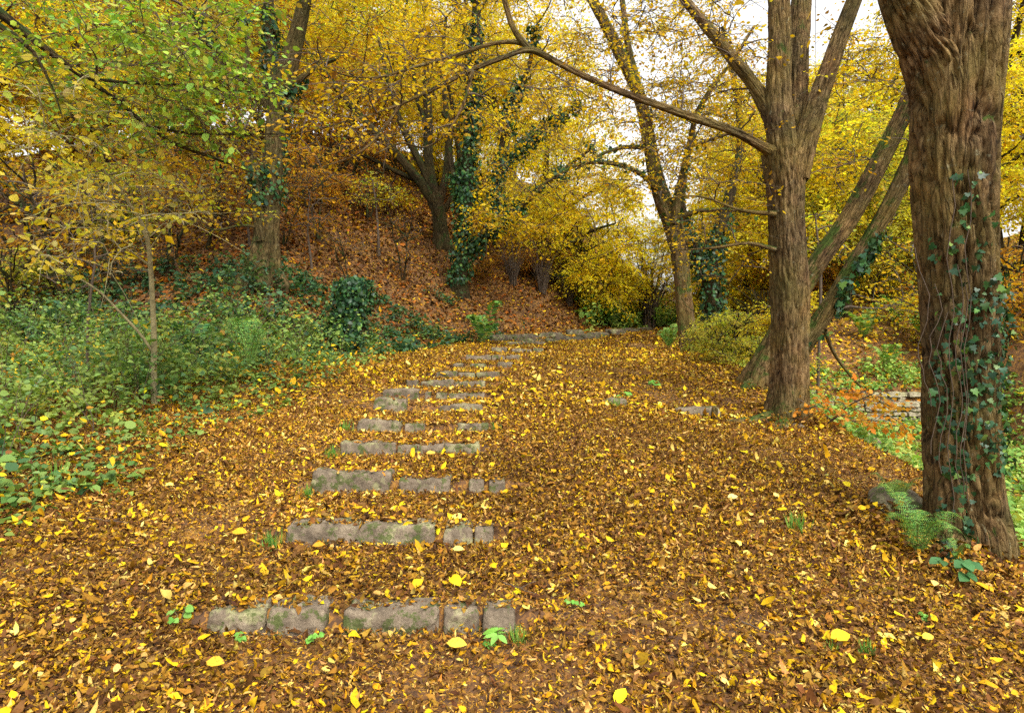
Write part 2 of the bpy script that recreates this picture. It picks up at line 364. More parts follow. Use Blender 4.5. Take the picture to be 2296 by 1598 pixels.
def spaced(a, b, dense, h, grow=1.07):
    lo, hi = dense; mid = np.arange(lo, hi, h); r = []; x = hi; st = h
    while x < b: r.append(x); st *= grow; x += st
    l = []; x = lo - h; st = h
    while x > a: l.append(x); st *= grow; x -= st
    return np.array(l[::-1] + list(mid) + r)
gx = spaced(-120, 120, (-4, 4.6), .055, 1.05); gy = spaced(-30, 150, (2.2, 11), .05, 1.03)
X, Y = np.meshgrid(gx, gy); Z = G(X, Y); nx, ny = len(gx), len(gy)
i = (np.arange(ny - 1)[:, None] * nx + np.arange(nx - 1)[None]).ravel()
gb = Bag(); gb.add(np.stack([X, Y, Z], -1), np.stack([i, i + 1, i + nx + 1, i + nx], -1), np.full(len(i), 4))
tag(gb.build('ground', M_GROUND), kind='structure')

def onscreen(x, y, z, pad=90):
    """True where a point is within reach of the picture (used to skip what nobody could see)"""
    dy = y * math.cos(PITCH) - (z - EYE) * math.sin(PITCH); up = y * math.sin(PITCH) + (z - EYE) * math.cos(PITCH)
    d = np.maximum(dy, .1); sx = 512 + F * x / d; syy = 356 - F * up / d
    return (dy > .5) & (sx > -pad) & (sx < 1024 + pad) & (syy > -pad * 2) & (syy < 712 + pad)
def gnormal(x, y, e=.15):
    gxx = (G(x + e, y, False) - G(x - e, y, False)) / (2 * e); gyy = (G(x, y + e, False) - G(x, y - e, False)) / (2 * e)
    return unit(np.stack([-gxx, -gyy, np.ones_like(gxx)], -1))

# ------------------------------------------------------------------ fallen leaves
YEL = (.64, .42, .010); GLD = (.50, .27, .008); OCH = (.27, .133, .015); BRN = (.13, .058, .014); DRK = (.065, .027, .008); TAN = (.50, .30, .075); PAL = (.72, .54, .12); RUS = (.26, .08, .008)
def drift(x, y): return fbm(np.stack([x * .9, y * .9, 0 * x + 5], -1), 3, 61) > -.33 + .25 * rng.normal(size=x.shape)
def scatter(n, xr, yr, cond=None):
    x = rng.uniform(*xr, n); y = rng.uniform(*yr, n)
    z = G(x, y); k = onscreen(x, y, z)
    if cond is not None: k &= cond(x, y)
    return x[k], y[k], z[k]
def litter(bag, x, y, z, L, ratio, cols, wts, tpl, tilt, curl, lift, fold=.3):
    n = len(x); N = gnormal(x, y) + rng.normal(size=(n, 3)) * tilt; T = rdir(n); T[:, 2] *= .4
    P = np.stack([x, y, z + rng.uniform(0, lift, n)], -1)
    Ls = L * np.exp(rng.normal(size=n) * .28)
    c = palette(n, cols, wts, .2)
    # patches: drifts of brown and of fresh yellow leaves
    q = np.stack([x, y, 0 * x], -1); d = fbm(q * .55, 3, 44)[:, None]; c = np.clip(c * (1 + .38 * d), 0.004, .8)
    leaves(bag, P, T, N, Ls, Ls * ratio * rng.uniform(.75, 1.2, n), c, tpl, rng.normal(size=n) * fold, rng.normal(size=n) * curl, .045 if tpl is T_A else .025)
def path_area(x, y): return (sdist(x, y, BK) < .3) & (sdist(x, y, RE) > -1.4)
MIXN = ([YEL, GLD, OCH, BRN, DRK, TAN, PAL], [.03, .09, .30, .37, .12, .08, .012])
MIXF = ([YEL, GLD, OCH, BRN, DRK, TAN, PAL], [.06, .13, .30, .33, .10, .07, .012])
lb = Bag()
SML = [[OCH, BRN, TAN, GLD, YEL, DRK], [.30, .37, .15, .08, .02, .08]]
pa2 = lambda x, y: path_area(x, y) & drift(x, y)
litter(lb, *scatter(150000, (-5.5, 4.6), (1.9, 8.2), pa2), .039, .24, *MIXN, T_A, .42, 1.0, .035, .5)
litter(lb, *scatter(240000, (-5.5, 4.6), (1.9, 8.2), path_area), .024, .14, *SML, T_H, .6, .8, .035)
litter(lb, *scatter(5000, (-5.5, 4.6), (1.9, 9), pa2), .062, .29, [YEL, GLD, PAL, OCH], [.42, .28, .14, .16], T_A, .25, .6, .045)
litter(lb, *scatter(190000, (-6, 6), (8, 19), pa2), .046, .27, *MIXF, T_H, .42, .6, .04)
litter(lb, *scatter(80000, (-6, 6), (8, 14), path_area), .034, .14, *SML, T_B, .6, .6, .04)
litter(lb, *scatter(9000, (-5.5, 6), (8, 19), pa2), .075, .3, [YEL, GLD, PAL], [.55, .33, .12], T_H, .25, .4, .05)
litter(lb, *scatter(45000, (-4, 10), (18, 29), path_area), .09, .3, *MIXF, T_B, .35, .3, .04)
litter(lb, *scatter(3500, (-12, -2.4), (3.5, 14), lambda x, y: (sdist(x, y, EL) > -.3) & (sdist(x, y, BK) < .5)), .06, .28, [YEL, GLD, OCH, BRN], [.3, .3, .2, .2], T_H, .5, .5, .35)
for d_, bl_ in STEPS:                                  # leaves lodged on and behind the blocks
    for xl_, xr_, yt_, yb_ in bl_:
        a_ = PX(xl_, yt_, d_); b_ = PX(xr_, yt_, d_); n_ = int((b_[0] - a_[0]) * (75 if d_ < 9 else 50)) + 1
        x_ = rng.uniform(a_[0], b_[0], n_); y_ = d_ + .02 + rng.random(n_) ** .6 * .2
        litter(lb, x_, y_, np.full(n_, a_[2] + .002) + rng.uniform(0, .015, n_), .042, .27, *MIXF, T_A, .3, .6, .01, .4)
def ring(cx, cy, r0, r1, n, pile):
    a_ = rng.uniform(0, 6.283, n); r_ = r0 + (r1 - r0) * rng.random(n) ** 1.5; x_ = cx + r_ * np.cos(a_); y_ = cy + r_ * np.sin(a_)
    litter(lb, x_, y_, G(x_, y_) + pile * (1 - (r_ - r0) / (r1 - r0)) * rng.random(n), .048, .27, *MIXN, T_A, .6, .8, .03, .5)
ring(3.76, 8.4, .3, .85, 1500, .14); ring(3.27, 4.85, .32, .8, 1500, .13); ring(3.9, 10.3, .35, .9, 700, .12); ring(4.1, 14.4, .2, .6, 500, .1)
tag(lb.build('fallen_leaves', M_LITTER), 'thick carpet of yellow and brown fallen leaves covering the woodland path', 'fallen leaves', kind='stuff')
hb = Bag()
HMIX = ([YEL, GLD, OCH, RUS, BRN, DRK], [.02, .05, .10, .19, .36, .28])  # wet leaves run dark; the slope's canopy shade is also put into this mix
hill = lambda x, y: (sdist(x, y, BK) > -.2) & (sdist(x, y, BK) < 9)
litter(hb, *scatter(110000, (-14, 8), (11, 30), hill), .10, .30, *HMIX, T_H, .35, .3, .05)
litter(hb, *scatter(120000, (-30, 10), (14, 48), lambda x, y: (sdist(x, y, BK) > 5) & (sdist(x, y, BK) < 24)), .15, .32, *HMIX, T_B, .35, .3, .06)
tag(hb.build('hillside_leaves', M_LITTER), 'russet and brown leaf litter lying over the steep wooded hillside', 'fallen leaves', kind='stuff')
vb = Bag()
litter(vb, *scatter(120000, (4, 32), (6, 42), lambda x, y: (sdist(x, y, RE) < -1.2) & ((sdist(x, y, WL) > 0) | (rng.random(len(x)) < .25))), .10, .3, [YEL, GLD, OCH, BRN, TAN, (.16, .19, .04)], [.2, .25, .2, .15, .1, .1], T_B, .4, .3, .1)
tag(vb.build('stream_valley_leaves', M_LITTER), 'golden leaf litter covering the stream valley and its far slope', 'fallen leaves', kind='stuff')

# ------------------------------------------------------------------ stones
def block(name, c, size, rot, mat, seed, parent=None, nseg=14, rnd=.16, amp=.05):
    g = np.linspace(-1, 1, nseg); a, b = np.meshgrid(g, g, indexing='ij'); o = np.ones_like(a)
    fs = [(a, b, o), (b, a, -o), (o, a, b), (-o, b, a), (b, o, a), (a, -o, b)]
    V = np.concatenate([np.stack(f, -1).reshape(-1, 3) for f in fs]); i = (np.arange(nseg - 1)[:, None] * nseg + np.arange(nseg - 1)[None]).ravel()
    q = np.concatenate([np.stack([i, i + nseg, i + nseg + 1, i + 1], -1) + k * nseg * nseg for k in range(6)])
    size = np.array(size) / 2.; r = rnd * min(size) * 2
    inner = np.maximum(size - r, 1e-3); Vs = V * size; cl = np.clip(Vs, -inner, inner); d = Vs - cl
    Vs = cl + unit(d) * np.minimum(np.linalg.norm(d, axis=1, keepdims=True), r)
    n = unit(Vs / size); k = amp
    Vs = Vs + n * (fbm(Vs * 4 + seed * 3.3, 3, seed) * k - np.abs(fbm(Vs * 9 + seed, 3, seed + 3)) * k * .9 + fbm(Vs * 30 + seed, 2, seed + 3) * k * .2)[:, None]
    ca, sa = math.cos(rot), math.sin(rot)
    # lean the face back a little
    y = Vs[:, 1] + Vs[:, 2] * .3; z = Vs[:, 2] - .10 * (y < 0) * np.abs(y)
    Vw = np.stack([Vs[:, 0] * ca - y * sa, Vs[:, 0] * sa + y * ca, z], -1) + np.array(c)
    key = np.round(V, 6); _, idx, inv = np.unique(key, axis=0, return_index=True, return_inverse=True)
    bb = Bag(); bb.add(Vw[idx], inv.ravel()[q.ravel()], np.full(len(q), 4))
    return bb
ORD = ['first', 'second', 'third', 'fourth', 'fifth', 'sixth', 'seventh', 'eighth', 'ninth', 'tenth', 'eleventh', 'twelfth', 'thirteenth', 'fourteenth', 'fifteenth', 'sixteenth', 'seventeenth', 'eighteenth', 'nineteenth', 'twentieth']
def pos_word(i, n): return 'only' if n == 1 else 'leftmost' if i == 0 else 'rightmost' if i == n - 1 else ('middle' if n == 3 else ORD[i] + ' from the left')
for si, (d, bl) in enumerate(STEPS):
    row = 'nearest step' if si == 0 else 'farthest cross step' if si == len(STEPS) - 1 else ORD[si] + ' step up the path'
    for bi, (xl, xr, yt, yb) in enumerate(bl):
        a = PX(xl, yt, d); b = PX(xr, yt, d); wd = b[0] - a[0] - .006; vis = mpx(yb - yt, d)
        hgt = min(vis * .9, .24) + .1; dep = .2 if d < 6 else .13
        c = (a + b) / 2; c[1] += dep / 2 - .02; c[2] = a[2] - hgt / 2 + .0
        c[2] = max(c[2], float(G(c[0], c[1] + .1)) + .022 - hgt / 2)
        bb = block('step_stone', c, (wd, dep, hgt), rng.normal() * .03, M_STONE, si * 7 + bi, nseg=26 if d < 7 else 12, rnd=.13, amp=.04 if wd > .15 else .015)
        o = bb.build('step_stone', M_STONE)
        look = 'long' if wd > .6 else 'small' if wd < .22 else 'weathered'
        tag(o, f'{look} sandstone block, {pos_word(bi, len(bl))} of the {row}', 'stone', 'sandstone blocks edging the woodland steps')
for k, (xl, xr, yt, yb, d) in enumerate([(1160, 1212, 758, 768, 17.9), (1226, 1243, 757, 766, 17.9), (1245, 1275, 752, 764, 18.3), (1284, 1302, 755, 762, 18.6), (1300, 1339, 748, 758, 19.0), (1322, 1362, 744, 751, 20.2), (1362, 1400, 737, 745, 21.2), (1400, 1433, 735, 741, 22.4), (1433, 1463, 733, 738, 23.4)]):
    a = PX(xl, yt, d); b = PX(xr, yt, d); c = (a + b) / 2; g = float(G(c[0], c[1])); hgt = .3
    c[2] = max(c[2], g + .05) - hgt / 2
    o = block('kerb_stone', c, (b[0] - a[0] + .14, .45, hgt), .3 + .08 * k * (k > 3), M_STONE, 90 + k, nseg=12, rnd=.25, amp=.04).build('kerb_stone', M_DARKST)
    tag(o, f'brown kerb stone in the curved row beyond the steps, {"leftmost" if k == 0 else "rightmost" if k == 8 else ORD[k] + " from the left"}', 'stone', 'kerb stones curving round the bank')
for k, (X_, Y_, d, wd, lb_) in enumerate([(1112, 728, 18.2, .55, 'dark boulder at the left end of the bank foot rubble'), (1150, 722, 18.6, .4, 'second boulder of the bank foot rubble, beside the left one'), (1185, 728, 19, .5, 'mossy boulder in the middle of the bank foot rubble'), (1235, 722, 20, .6, 'wide boulder of the bank foot rubble above the kerb stones'), (1290, 718, 21, .5, 'rightmost boulder of the rubble at the bank foot')]):
    p = PX(X_, Y_, d); p[2] = float(G(p[0], p[1])) + .02
    tag(block('boulder', p, (wd * 1.3, .5, .34), rng.uniform(-.5, .5), M_STONE, 130 + k, nseg=14, rnd=.4, amp=.06).build('boulder', M_DARKST), lb_, 'boulder', 'rubble at the foot of the bank')
for X_, Y_, d, s_, lb_ in [(1380, 908, 8.55, (.3, .18, .14), 'small mossy rock poking through the leaves in mid path'), (1562, 906, 8.5, (.62, .24, .16), 'long low mossy rock left of the forked hornbeam roots'), (2010, 1128, 5.35, (.42, .4, .3), 'smooth grey green rock under the fern by the ivy trunk'), (1930, 962, 9.2, (.55, .35, .3), 'pale rock below the orange leaved spray'), (1775, 975, 8.0, (.3, .2, .1), 'flat mossy rock just right of the forked hornbeam foot')]:
    p = PX(X_, Y_, d); p[2] = float(G(p[0], p[1])) + s_[2] * .12
    tag(block('rock', p, s_, rng.uniform(-.4, .4), M_STONE, int(X_), nseg=18, rnd=.45, amp=.035).build('rock', M_STONE), lb_, 'rock')

# dry stone wall on the stream's far side
wb = Bag(); rg = np.random.default_rng(5)
wl = np.array(WL[1:6]); wsg = np.concatenate([[0], np.cumsum(np.hypot(*np.diff(wl, axis=0).T))])
for course in range(8):
    h = rg.uniform(.07, .11); u = rg.uniform(0, .2); 
    while u < wsg[-1] - .3:
        L_ = rg.uniform(.14, .46); um = u + L_ / 2; cx = np.interp(um, wsg, wl[:, 0]); cyy = np.interp(um, wsg, wl[:, 1]); e2 = min(um + .1, wsg[-1])
        an = math.atan2(np.interp(e2, wsg, wl[:, 1]) - cyy, np.interp(e2, wsg, wl[:, 0]) - cx)
        if not (course > 5 and rg.random() < .45):
            b_ = block('w', (cx + rg.normal() * .02, cyy + course * .035 + rg.normal() * .03, -.80 + course * .105), (L_ * .96, .34, h * 1.12), an + rg.normal() * .05, None, course * 31 + int(u * 10), nseg=7, rnd=.18, amp=.03)
            wb.add(b_.V[0], b_.L[0], b_.T[0])
        u += L_
o = wb.build('dry_stone_wall', M_WALL, smooth=False); tag(o, 'low tumbledown pale dry stone wall below the far slope, seen left of the ivy trunk', 'wall')

# ------------------------------------------------------------------ trees
def P4(rows, d0, d1=None):
    """rows X, Y, radius in print pixels -> world path, distance easing from d0 to d1"""
    rows = np.array(rows, float); n = len(rows); d = np.linspace(d0, d0 if d1 is None else d1, n)
    P = np.stack([PX(a, b, dd) for (a, b, _), dd in zip(rows, d)]); return np.concatenate([P, (rows[:, 2] * .446 / F * d)[:, None]], 1)
def rooted(P, sink=.6):
    """carry a path down into the ground"""
    P = P.copy(); g = float(G(P[0, 0], P[0, 1])); low = P[0].copy(); low[2] = g - sink
    if P[0, 2] > g + .3: return np.vstack([low, P])
    P[0, 2] = g - .02; return np.vstack([P[0] - [0, 0, sink, 0], P])
def snap(P, k=.3):
    P = P.copy(); P[:, 2] = G(P[:, 0], P[:, 1]) + P[:, 3] * k; P[-1, 2] -= P[-1, 3] * 1.6; return P
def branchwork(limbs, anchors, rg, r_tip=.007, r_gain=.016, bend=.16):
    """grow branches from limb paths out to anchor points; returns polylines, radii"""
    pool = [np.concatenate([smooth_path(l, max(4, int(len(l) * 4)))[:, :4]]) for l in limbs]; pool = np.concatenate(pool); pr = pool[:, 3]; pool = pool[:, :3]
    d = np.array([np.min(np.linalg.norm(pool - a, axis=1)) for a in anchors]); out, rad, tips = [], [], []
    for a in anchors[np.argsort(d)]:
        dd = np.linalg.norm(pool - a, axis=1) + np.maximum(pool[:, 2] - a[2], 0) * .6
        j = int(np.argmin(dd)); b = pool[j]; L = np.linalg.norm(a - b)
        if L < .05: continue
        t = np.linspace(0, 1, 6)[:, None]; side = rg.normal(size=3) * bend * L; side[2] = abs(side[2]) * .8
        c = b + (a - b) * t + side * (np.sin(t * np.pi)) * .6 + rg.normal(size=(6, 3)) * .018 * L * np.sin(t * np.pi)
        r0 = min(pr[j] * .75, r_tip + r_gain * L); r = np.linspace(r0, r_tip, 6)
        out.append(c); rad.append(r); pool = np.vstack([pool, c[1:]]); pr = np.concatenate([pr, r[1:]])
        tips.append(np.concatenate([a, unit(c[-1] - c[-2])]))
    return np.array(out), np.array(rad), np.array(tips)
def sprays(leafbag, twigbag, O, D, Ls, nleaf, lsize, ratio, cols, wts, tpl, rg, droop=.25, ttw=.0025, flat=.45, jit=.2, keep=1., up=None):
    """flat fans of alternate leaves on thin twigs"""
    n = len(O); D = unit(D); K = 4; t = np.linspace(0, 1, K)
    bendv = rg.normal(size=(n, 3)) * .12; bendv[:, 2] -= droop
    C = O[:, None] + D[:, None] * (Ls[:, None, None] * t[None, :, None]) + bendv[:, None] * (Ls[:, None, None] * (t ** 2)[None, :, None])
    if twigbag is not None: tubes(twigbag, C, np.repeat(np.linspace(ttw * 1.6, ttw * .6, K)[None], n, 0), 3)
    u = (np.arange(nleaf) + .6) / nleaf; u = np.clip(u[None] + rg.normal(size=(n, nleaf)) * .03, .04, 1)
    k = np.clip((u * (K - 1)).astype(int), 0, K - 2); f = (u * (K - 1) - k)[..., None]; ii = np.arange(n)[:, None]
    A = C[ii, k]; Bp = C[ii, k + 1]; P = A + (Bp - A) * f; Tn = unit(Bp - A)
    Up = unit(np.array([0, 0, 1.]) + rg.normal(size=(n, 3)) * flat)[:, None]; Sd = unit(np.cross(Tn, np.broadcast_to(Up, Tn.shape)))
    side = np.where(np.arange(nleaf) % 2 == 0, 1, -1)[None, :, None]
    T = Tn * rg.uniform(.4, .9, (n, nleaf, 1)) + Sd * side * rg.uniform(.5, 1, (n, nleaf, 1)) + rg.normal(size=(n, nleaf, 3)) * .22; T[..., 2] -= .15
    N = np.broadcast_to(Up, T.shape) + rg.normal(size=T.shape) * .38
    off = Sd * side * (rg.uniform(.0, .12, (n, nleaf, 1)) * Ls[:, None, None])
    P = (P + off).reshape(-1, 3); T = T.reshape(-1, 3); N = N.reshape(-1, 3); m = len(P)
    s = lsize * np.exp(rg.normal(size=m) * .25)
    sc = palette(n, cols, wts, .24, rg); c = np.repeat(sc, nleaf, 0) * .5 + palette(m, cols, wts, jit, rg) * .5
    kp = rg.random(m) < keep
    leaves(leafbag, P[kp], T[kp], N[kp], s[kp], (s * ratio)[kp], c[kp], tpl, rg.normal(size=m)[kp] * .2, rg.normal(size=m)[kp] * .35)
def blob(n, c, r, rg, shell=.55):
    v = unit(rg.normal(size=(n, 3))) * (rg.uniform(shell ** 3, 1, (n, 1)) ** (1 / 3)); return np.array(c) + v * np.array(r)
AUT = ([YEL, GLD, (.62, .44, .05), (.40, .40, .05), OCH], [.38, .24, .2, .1, .08])
def tree(name, label, limbs, crowns, seed=1, mat=None, sides=24, step=.07, flare=.5, leafmat=None, cols=AUT, lsize=.08, ratio=.3, tpl=T_B, nleaf=12, per=5, spray_l=.7, cat='tree', group=None, ivy=None, fiss=1., rough=.08, droop=.25, keep=1., ttw=.003, nfl=5, mtwig=None, flute=.05, bend=.16, r_gain=.014):
    rg = np.random.default_rng(seed); b0 = limbs[0][0].copy(); b0 = (b0[0], b0[1], float(G(b0[0], b0[1])))
    root = empty(name, b0, label, cat, group); tb = Bag(); surf = []
    for k, l in enumerate(limbs):
        big = l[:, 3].max() > .05
        surf.append(limb(tb, l, sides if big else 8, step if big else step * 2, rough, flute if big else 0, flare if k == 0 else 0, seed + k, fiss, nfl))
    tb.build('trunk', mat or M_BARK, root)
    if crowns:
        an = np.concatenate([blob(n, c, r, rg) for c, r, n in crowns]); an = an[an[:, 2] > G(an[:, 0], an[:, 1], False) + .25]
        C, Rd, tips = branchwork(limbs, an, rg, bend=bend, r_gain=r_gain, r_tip=max(.006, .0008 * limbs[0][0][1]) if limbs[0][0][1] > 0 else .016); bb = Bag(); tubes(bb, C, Rd, 5)
        lf = Bag(); n = len(C); O = []; D = []
        for _ in range(per):
            u = rg.uniform(.25, 1, n); k = np.clip((u * 5).astype(int), 0, 4); f = (u * 5 - k)[:, None]; a = C[np.arange(n), k]; b = C[np.arange(n), k + 1]
            d = unit(b - a) * .6 + rdir(n, rg); d[:, 2] *= .35; O.append(a + (b - a) * f); D.append(d)
        O = np.concatenate(O); D = np.concatenate(D); Ls = spray_l * np.exp(rg.normal(size=len(O)) * .3)
        sprays(lf, bb, O, D, Ls, nleaf, lsize, ratio, *cols, tpl, rg, droop, ttw, keep=keep)
        bb.build('branches', mtwig or M_TWIG, root); lf.build('crown', leafmat or M_LEAF, root)
    if ivy: ivy_on(root, surf, rg, *ivy)
    return root, surf
IVC = ([(.018, .055, .02), (.035, .095, .025), (.09, .17, .03), (.02, .065, .028)], [.38, .34, .1, .18])
def ivy_on(root, surf, rg, n, size, z0, z1, thick, cond=None, tpl=T_I, ws=None):
    """ws: which limbs"""
    V = np.concatenate([s[0] for i, s in enumerate(surf) if ws is None or i in ws]); D = np.concatenate([s[1] for i, s in enumerate(surf) if ws is None or i in ws])
    base = root.location[2]; k = (V[:, 2] > base + z0) & (V[:, 2] < base + z1)
    q = fbm(V * 1.6, 3, 77); k &= q > -.35
    if cond is not None: k &= cond(V, D)
    idx = np.flatnonzero(k)
    if not len(idx): return
    idx = rg.choice(idx, n); P = V[idx] + rg.normal(size=(n, 3)) * .02; Nn = D[idx] + rg.normal(size=(n, 3)) * .35; Nn[:, 2] += .25
    P = P + D[idx] * (rg.random((n, 1)) ** 1.6 * thick + .015); T = rg.normal(size=(n, 3)) * .6; T[:, 2] -= .8
    s = size * np.exp(np.clip(rg.normal(size=n), -2, 1.6) * .3); lf = Bag()
    leaves(lf, P, T, Nn, s, s * (.55 if tpl is T_I else .42), palette(n, *IVC, .22, rg), tpl, .12, rg.normal(size=n) * .2)
    lf.build('ivy', M_IVY, root)

# --- forked hornbeam right of the path
D1 = 8.4
L = [rooted(P4([(1762, 955, 43), (1768, 880, 38), (1770, 780, 37), (1770, 660, 38), (1766, 560, 37), (1763, 470, 36), (1762, 400, 41), (1758, 340, 44)], D1)),
     P4([(1758, 370, 30), (1748, 280, 30), (1746, 180, 27), (1750, 90, 25), (1748, 0, 24), (1742, -120, 21)], D1, D1 + .1),
     P4([(1776, 370, 24), (1784, 250, 22), (1790, 130, 20), (1796, 20, 19), (1805, -120, 16)], D1 + .05, D1 + .6),
     P4([(1785, 400, 26), (1803, 320, 27), (1828, 240, 24), (1856, 160, 21), (1884, 80, 20), (1915, 0, 18), (1960, -110, 14)], D1, D1 - .2),
     P4([(1750, 330, 18.04), (1725, 255, 16.4), (1690, 190, 13.94), (1650, 140, 13.12), (1605, 85, 12.3), (1560, 30, 10.66), (1490, -60, 8.2)], D1, D1 + .4),
     P4([(1745, 350, 16), (1700, 323, 9.8), (1640, 292, 8.4), (1560, 265, 8.4), (1480, 237, 7.7), (1400, 208, 7.0), (1320, 175, 6.65), (1250, 140, 6.3), (1190, 112, 6.3), (1130, 128, 5.6), (1050, 160, 4.9), (960, 205, 4.2), (880, 240, 3.5), (800, 265, 2.45), (700, 292, 1.75), (600, 306, 1.26), (500, 296, 0.84), (420, 280, 0.56)], D1, 6.8),
     P4([(1215, 122, 7), (1160, 95, 6), (1095, 100, 5), (1010, 128, 5), (930, 150, 4), (850, 172, 3), (780, 170, 2.5), (730, 150, 2)], 7.9, 7.2),
     P4([(1190, 115, 8), (1150, 60, 7), (1120, -40, 6)], 7.8, 7.7),
     P4([(1060, 158, 5), (1040, 230, 4), (1000, 300, 3), (950, 330, 2.5), (900, 320, 2), (840, 345, 1.5)], 7.4, 6.9),
     P4([(900, 232, 4), (850, 300, 3), (800, 345, 2), (720, 375, 1.5)], 7.1, 6.7),
     P4([(1740, 560, 7), (1680, 545, 4), (1600, 555, 3), (1520, 560, 1.5)], 8.3, 8.6),
     P4([(1742, 480, 7), (1660, 470, 3.5), (1570, 440, 2.5), (1480, 445, 1.5)], 8.3, 8.8),
     # surface roots
     snap(P4([(1752, 925, 26), (1722, 925, 20), (1690, 925, 14), (1650, 932, 9), (1600, 945, 5)], 8.4, 8.1), .1), snap(P4([(1765, 940, 26), (1748, 965, 16), (1735, 985, 9)], 8.3, 7.7), 0)]
cr = [(PX(1300, 60, 8), (2.4, 1.2, .5), 34), (PX(1500, 120, 8.4), (1.6, 1.2, .55), 30), (PX(1620, 400, 8.8), (1.0, 1, .8), 34), (PX(1900, 240, 9), (1.2, 1.2, 1.), 30), (PX(1750, -40, 8.4), (3, 2, .6), 40), (PX(1000, 240, 7.2), (1.7, .8, .45), 30), (PX(600, 300, 7), (1.3, .7, .35), 24), (PX(800, 170, 7.2), (1.3, .7, .35), 24), (PX(1600, 560, 9), (1.0, .8, .5), 22)]
main, ms = tree('forked_hornbeam', 'forked hornbeam with fluted brown trunk and a long mossy branch reaching left over the path', L, cr, 3, sides=96, step=.03, flare=.32, lsize=.05, ratio=.3, tpl=T_H, nleaf=10, per=4, spray_l=.5, keep=.62, flute=.085, rough=.11, nfl=4, ttw=.0025,
                cols=([YEL, GLD, (.62, .44, .05), OCH, BRN], [.42, .26, .14, .1, .08]))

# --- big ivy hung trunk at the right
D2 = 4.9
L = [rooted(P4([(2168, 1215, 80), (2162, 1120, 75), (2158, 1000, 72), (2157, 860, 72), (2155, 720, 74), (2150, 600, 77), (2145, 480, 80), (2143, 380, 83), (2145, 280, 84), (2148, 200, 87), (2150, 100, 92), (2155, -40, 92), (2162, -200, 90)], D2)),
     P4([(2130, 260, 66), (2102, 150, 66), (2062, 70, 56), (2020, -20, 46), (1985, -130, 38)], D2, D2 - .1),
          snap(P4([(2130, 1120, 50), (2085, 1120, 28), (2050, 1125, 18), (2010, 1130, 8)], D2 + .1, D2 + .4), .2), snap(P4([(2150, 1180, 50), (2125, 1205, 26), (2105, 1230, 12)], D2 - .1, D2 - .5), .1)]
rt, rs = tree('ivy_hung_trunk', 'massive rough trunk at the right edge with strings of ivy', L, [(PX(2100, -150, 4.9), (1.2, 1.2, .3), 12)], 8, sides=150, step=.018, flare=.16, fiss=1.6, rough=.07, flute=.05, lsize=.06, nleaf=8, per=2, keep=.6, tpl=T_H)
def strings(V, D):
    xs = 512 + F * V[:, 0] / V[:, 1]; X_ = xs / .446; Yp = (356 - F * ((V[:, 2] - EYE) * math.cos(PITCH) + V[:, 1] * math.sin(PITCH)) / V[:, 1]) / .446
    dense = (Yp > 620) & (Yp < 1060) & (X_ > 2105 + 12 * np.sin(Yp * .02) + np.abs(Yp - 830) * .12)
    s1 = (Yp > 400) & (np.abs(X_ - 2140 - 8 * np.sin(Yp * .03)) < 9); s2 = (Yp > 390) & (np.abs(X_ - 2183 - 7 * np.sin(Yp * .027)) < 10); s3 = (Yp > 520) & (Yp < 760) & (np.abs(X_ - 2090 - (Yp - 560) * .12) < 7)
    return (D[:, 1] < .25) & (dense | s1 | s2 | s3)
rgi = np.random.default_rng(2); ivy_on(rt, rs, rgi, 1050, .043, -1, 9, .05, strings)
rt.children[-1].name = 'ivy'
vn_ = []
for X0, Y0, Y1 in ((2140, 420, 1150), (2183, 400, 1100), (2110, 640, 1000), (2160, 600, 1060), (2092, 560, 900), (2172, 640, 1090), (2125, 700, 1040)):
    yy = np.linspace(Y0, Y1, 14); P = np.stack([PX(X0 + 9 * math.sin(a * .03) + rgi.normal() * 2, a, D2) for a in yy]); cx = np.interp(P[:, 2], [-.1, 3], [3.29, 3.24]); r_ = .305
    dx = P[:, 0] * .93 - cx; P[:, 0] = cx + dx; P[:, 1] = D2 - np.sqrt(np.maximum(r_ ** 2 - dx ** 2, .01)) ; vn_.append(P)
vb_ = Bag(); tubes(vb_, np.array(vn_), np.full((7, 14), .0035), 5); vb_.build('ivy_stems', M_TWIG, rt)

# --- leaning pair of stems behind the hornbeam
L = [rooted(P4([(1708, 885, 46), (1714, 835, 38), (1738, 775, 30), (1775, 690, 22), (1832, 592, 21), (1893, 508, 21), (1928, 450, 21), (1972, 365, 20), (2022, 262, 18), (2060, 170, 17), (2120, 30, 18), (2190, -140, 15)], 10.3, 9.6)),
     P4([(1722, 850, 30), (1758, 812, 26), (1790, 780, 24), (1846, 704, 19), (1897, 618, 18), (1964, 512, 18), (1999, 452, 18), (2036, 372, 17), (2060, 305, 15), (2100, 190, 18), (2170, 60, 16), (2250, -100, 14)], 10.4, 9.2),
     snap(P4([(1700, 870, 28), (1680, 885, 18), (1655, 905, 8)], 10.2, 9.9), .2),
     P4([(1850, 740, 6), (1870, 790, 4), (1915, 850, 3), (1975, 900, 2.4), (2060, 925, 1.5)], 9.8, 10.5)]
cr = [(PX(1950, 300, 10.5), (1.6, 1.2, 1.3), 40), (PX(2000, 620, 11), (1.0, .8, .9), 22), (PX(2180, 0, 9.5), (1.5, 1.5, .8), 20)]
le, ls = tree('leaning_hornbeam', 'twin mossy stems leaning steeply right from one flared base', L, cr, 14, M_BARKG, sides=64, step=.035, flare=.35, lsize=.07, nleaf=9, per=3, keep=.7, tpl=T_H, rough=.1, flute=.06)
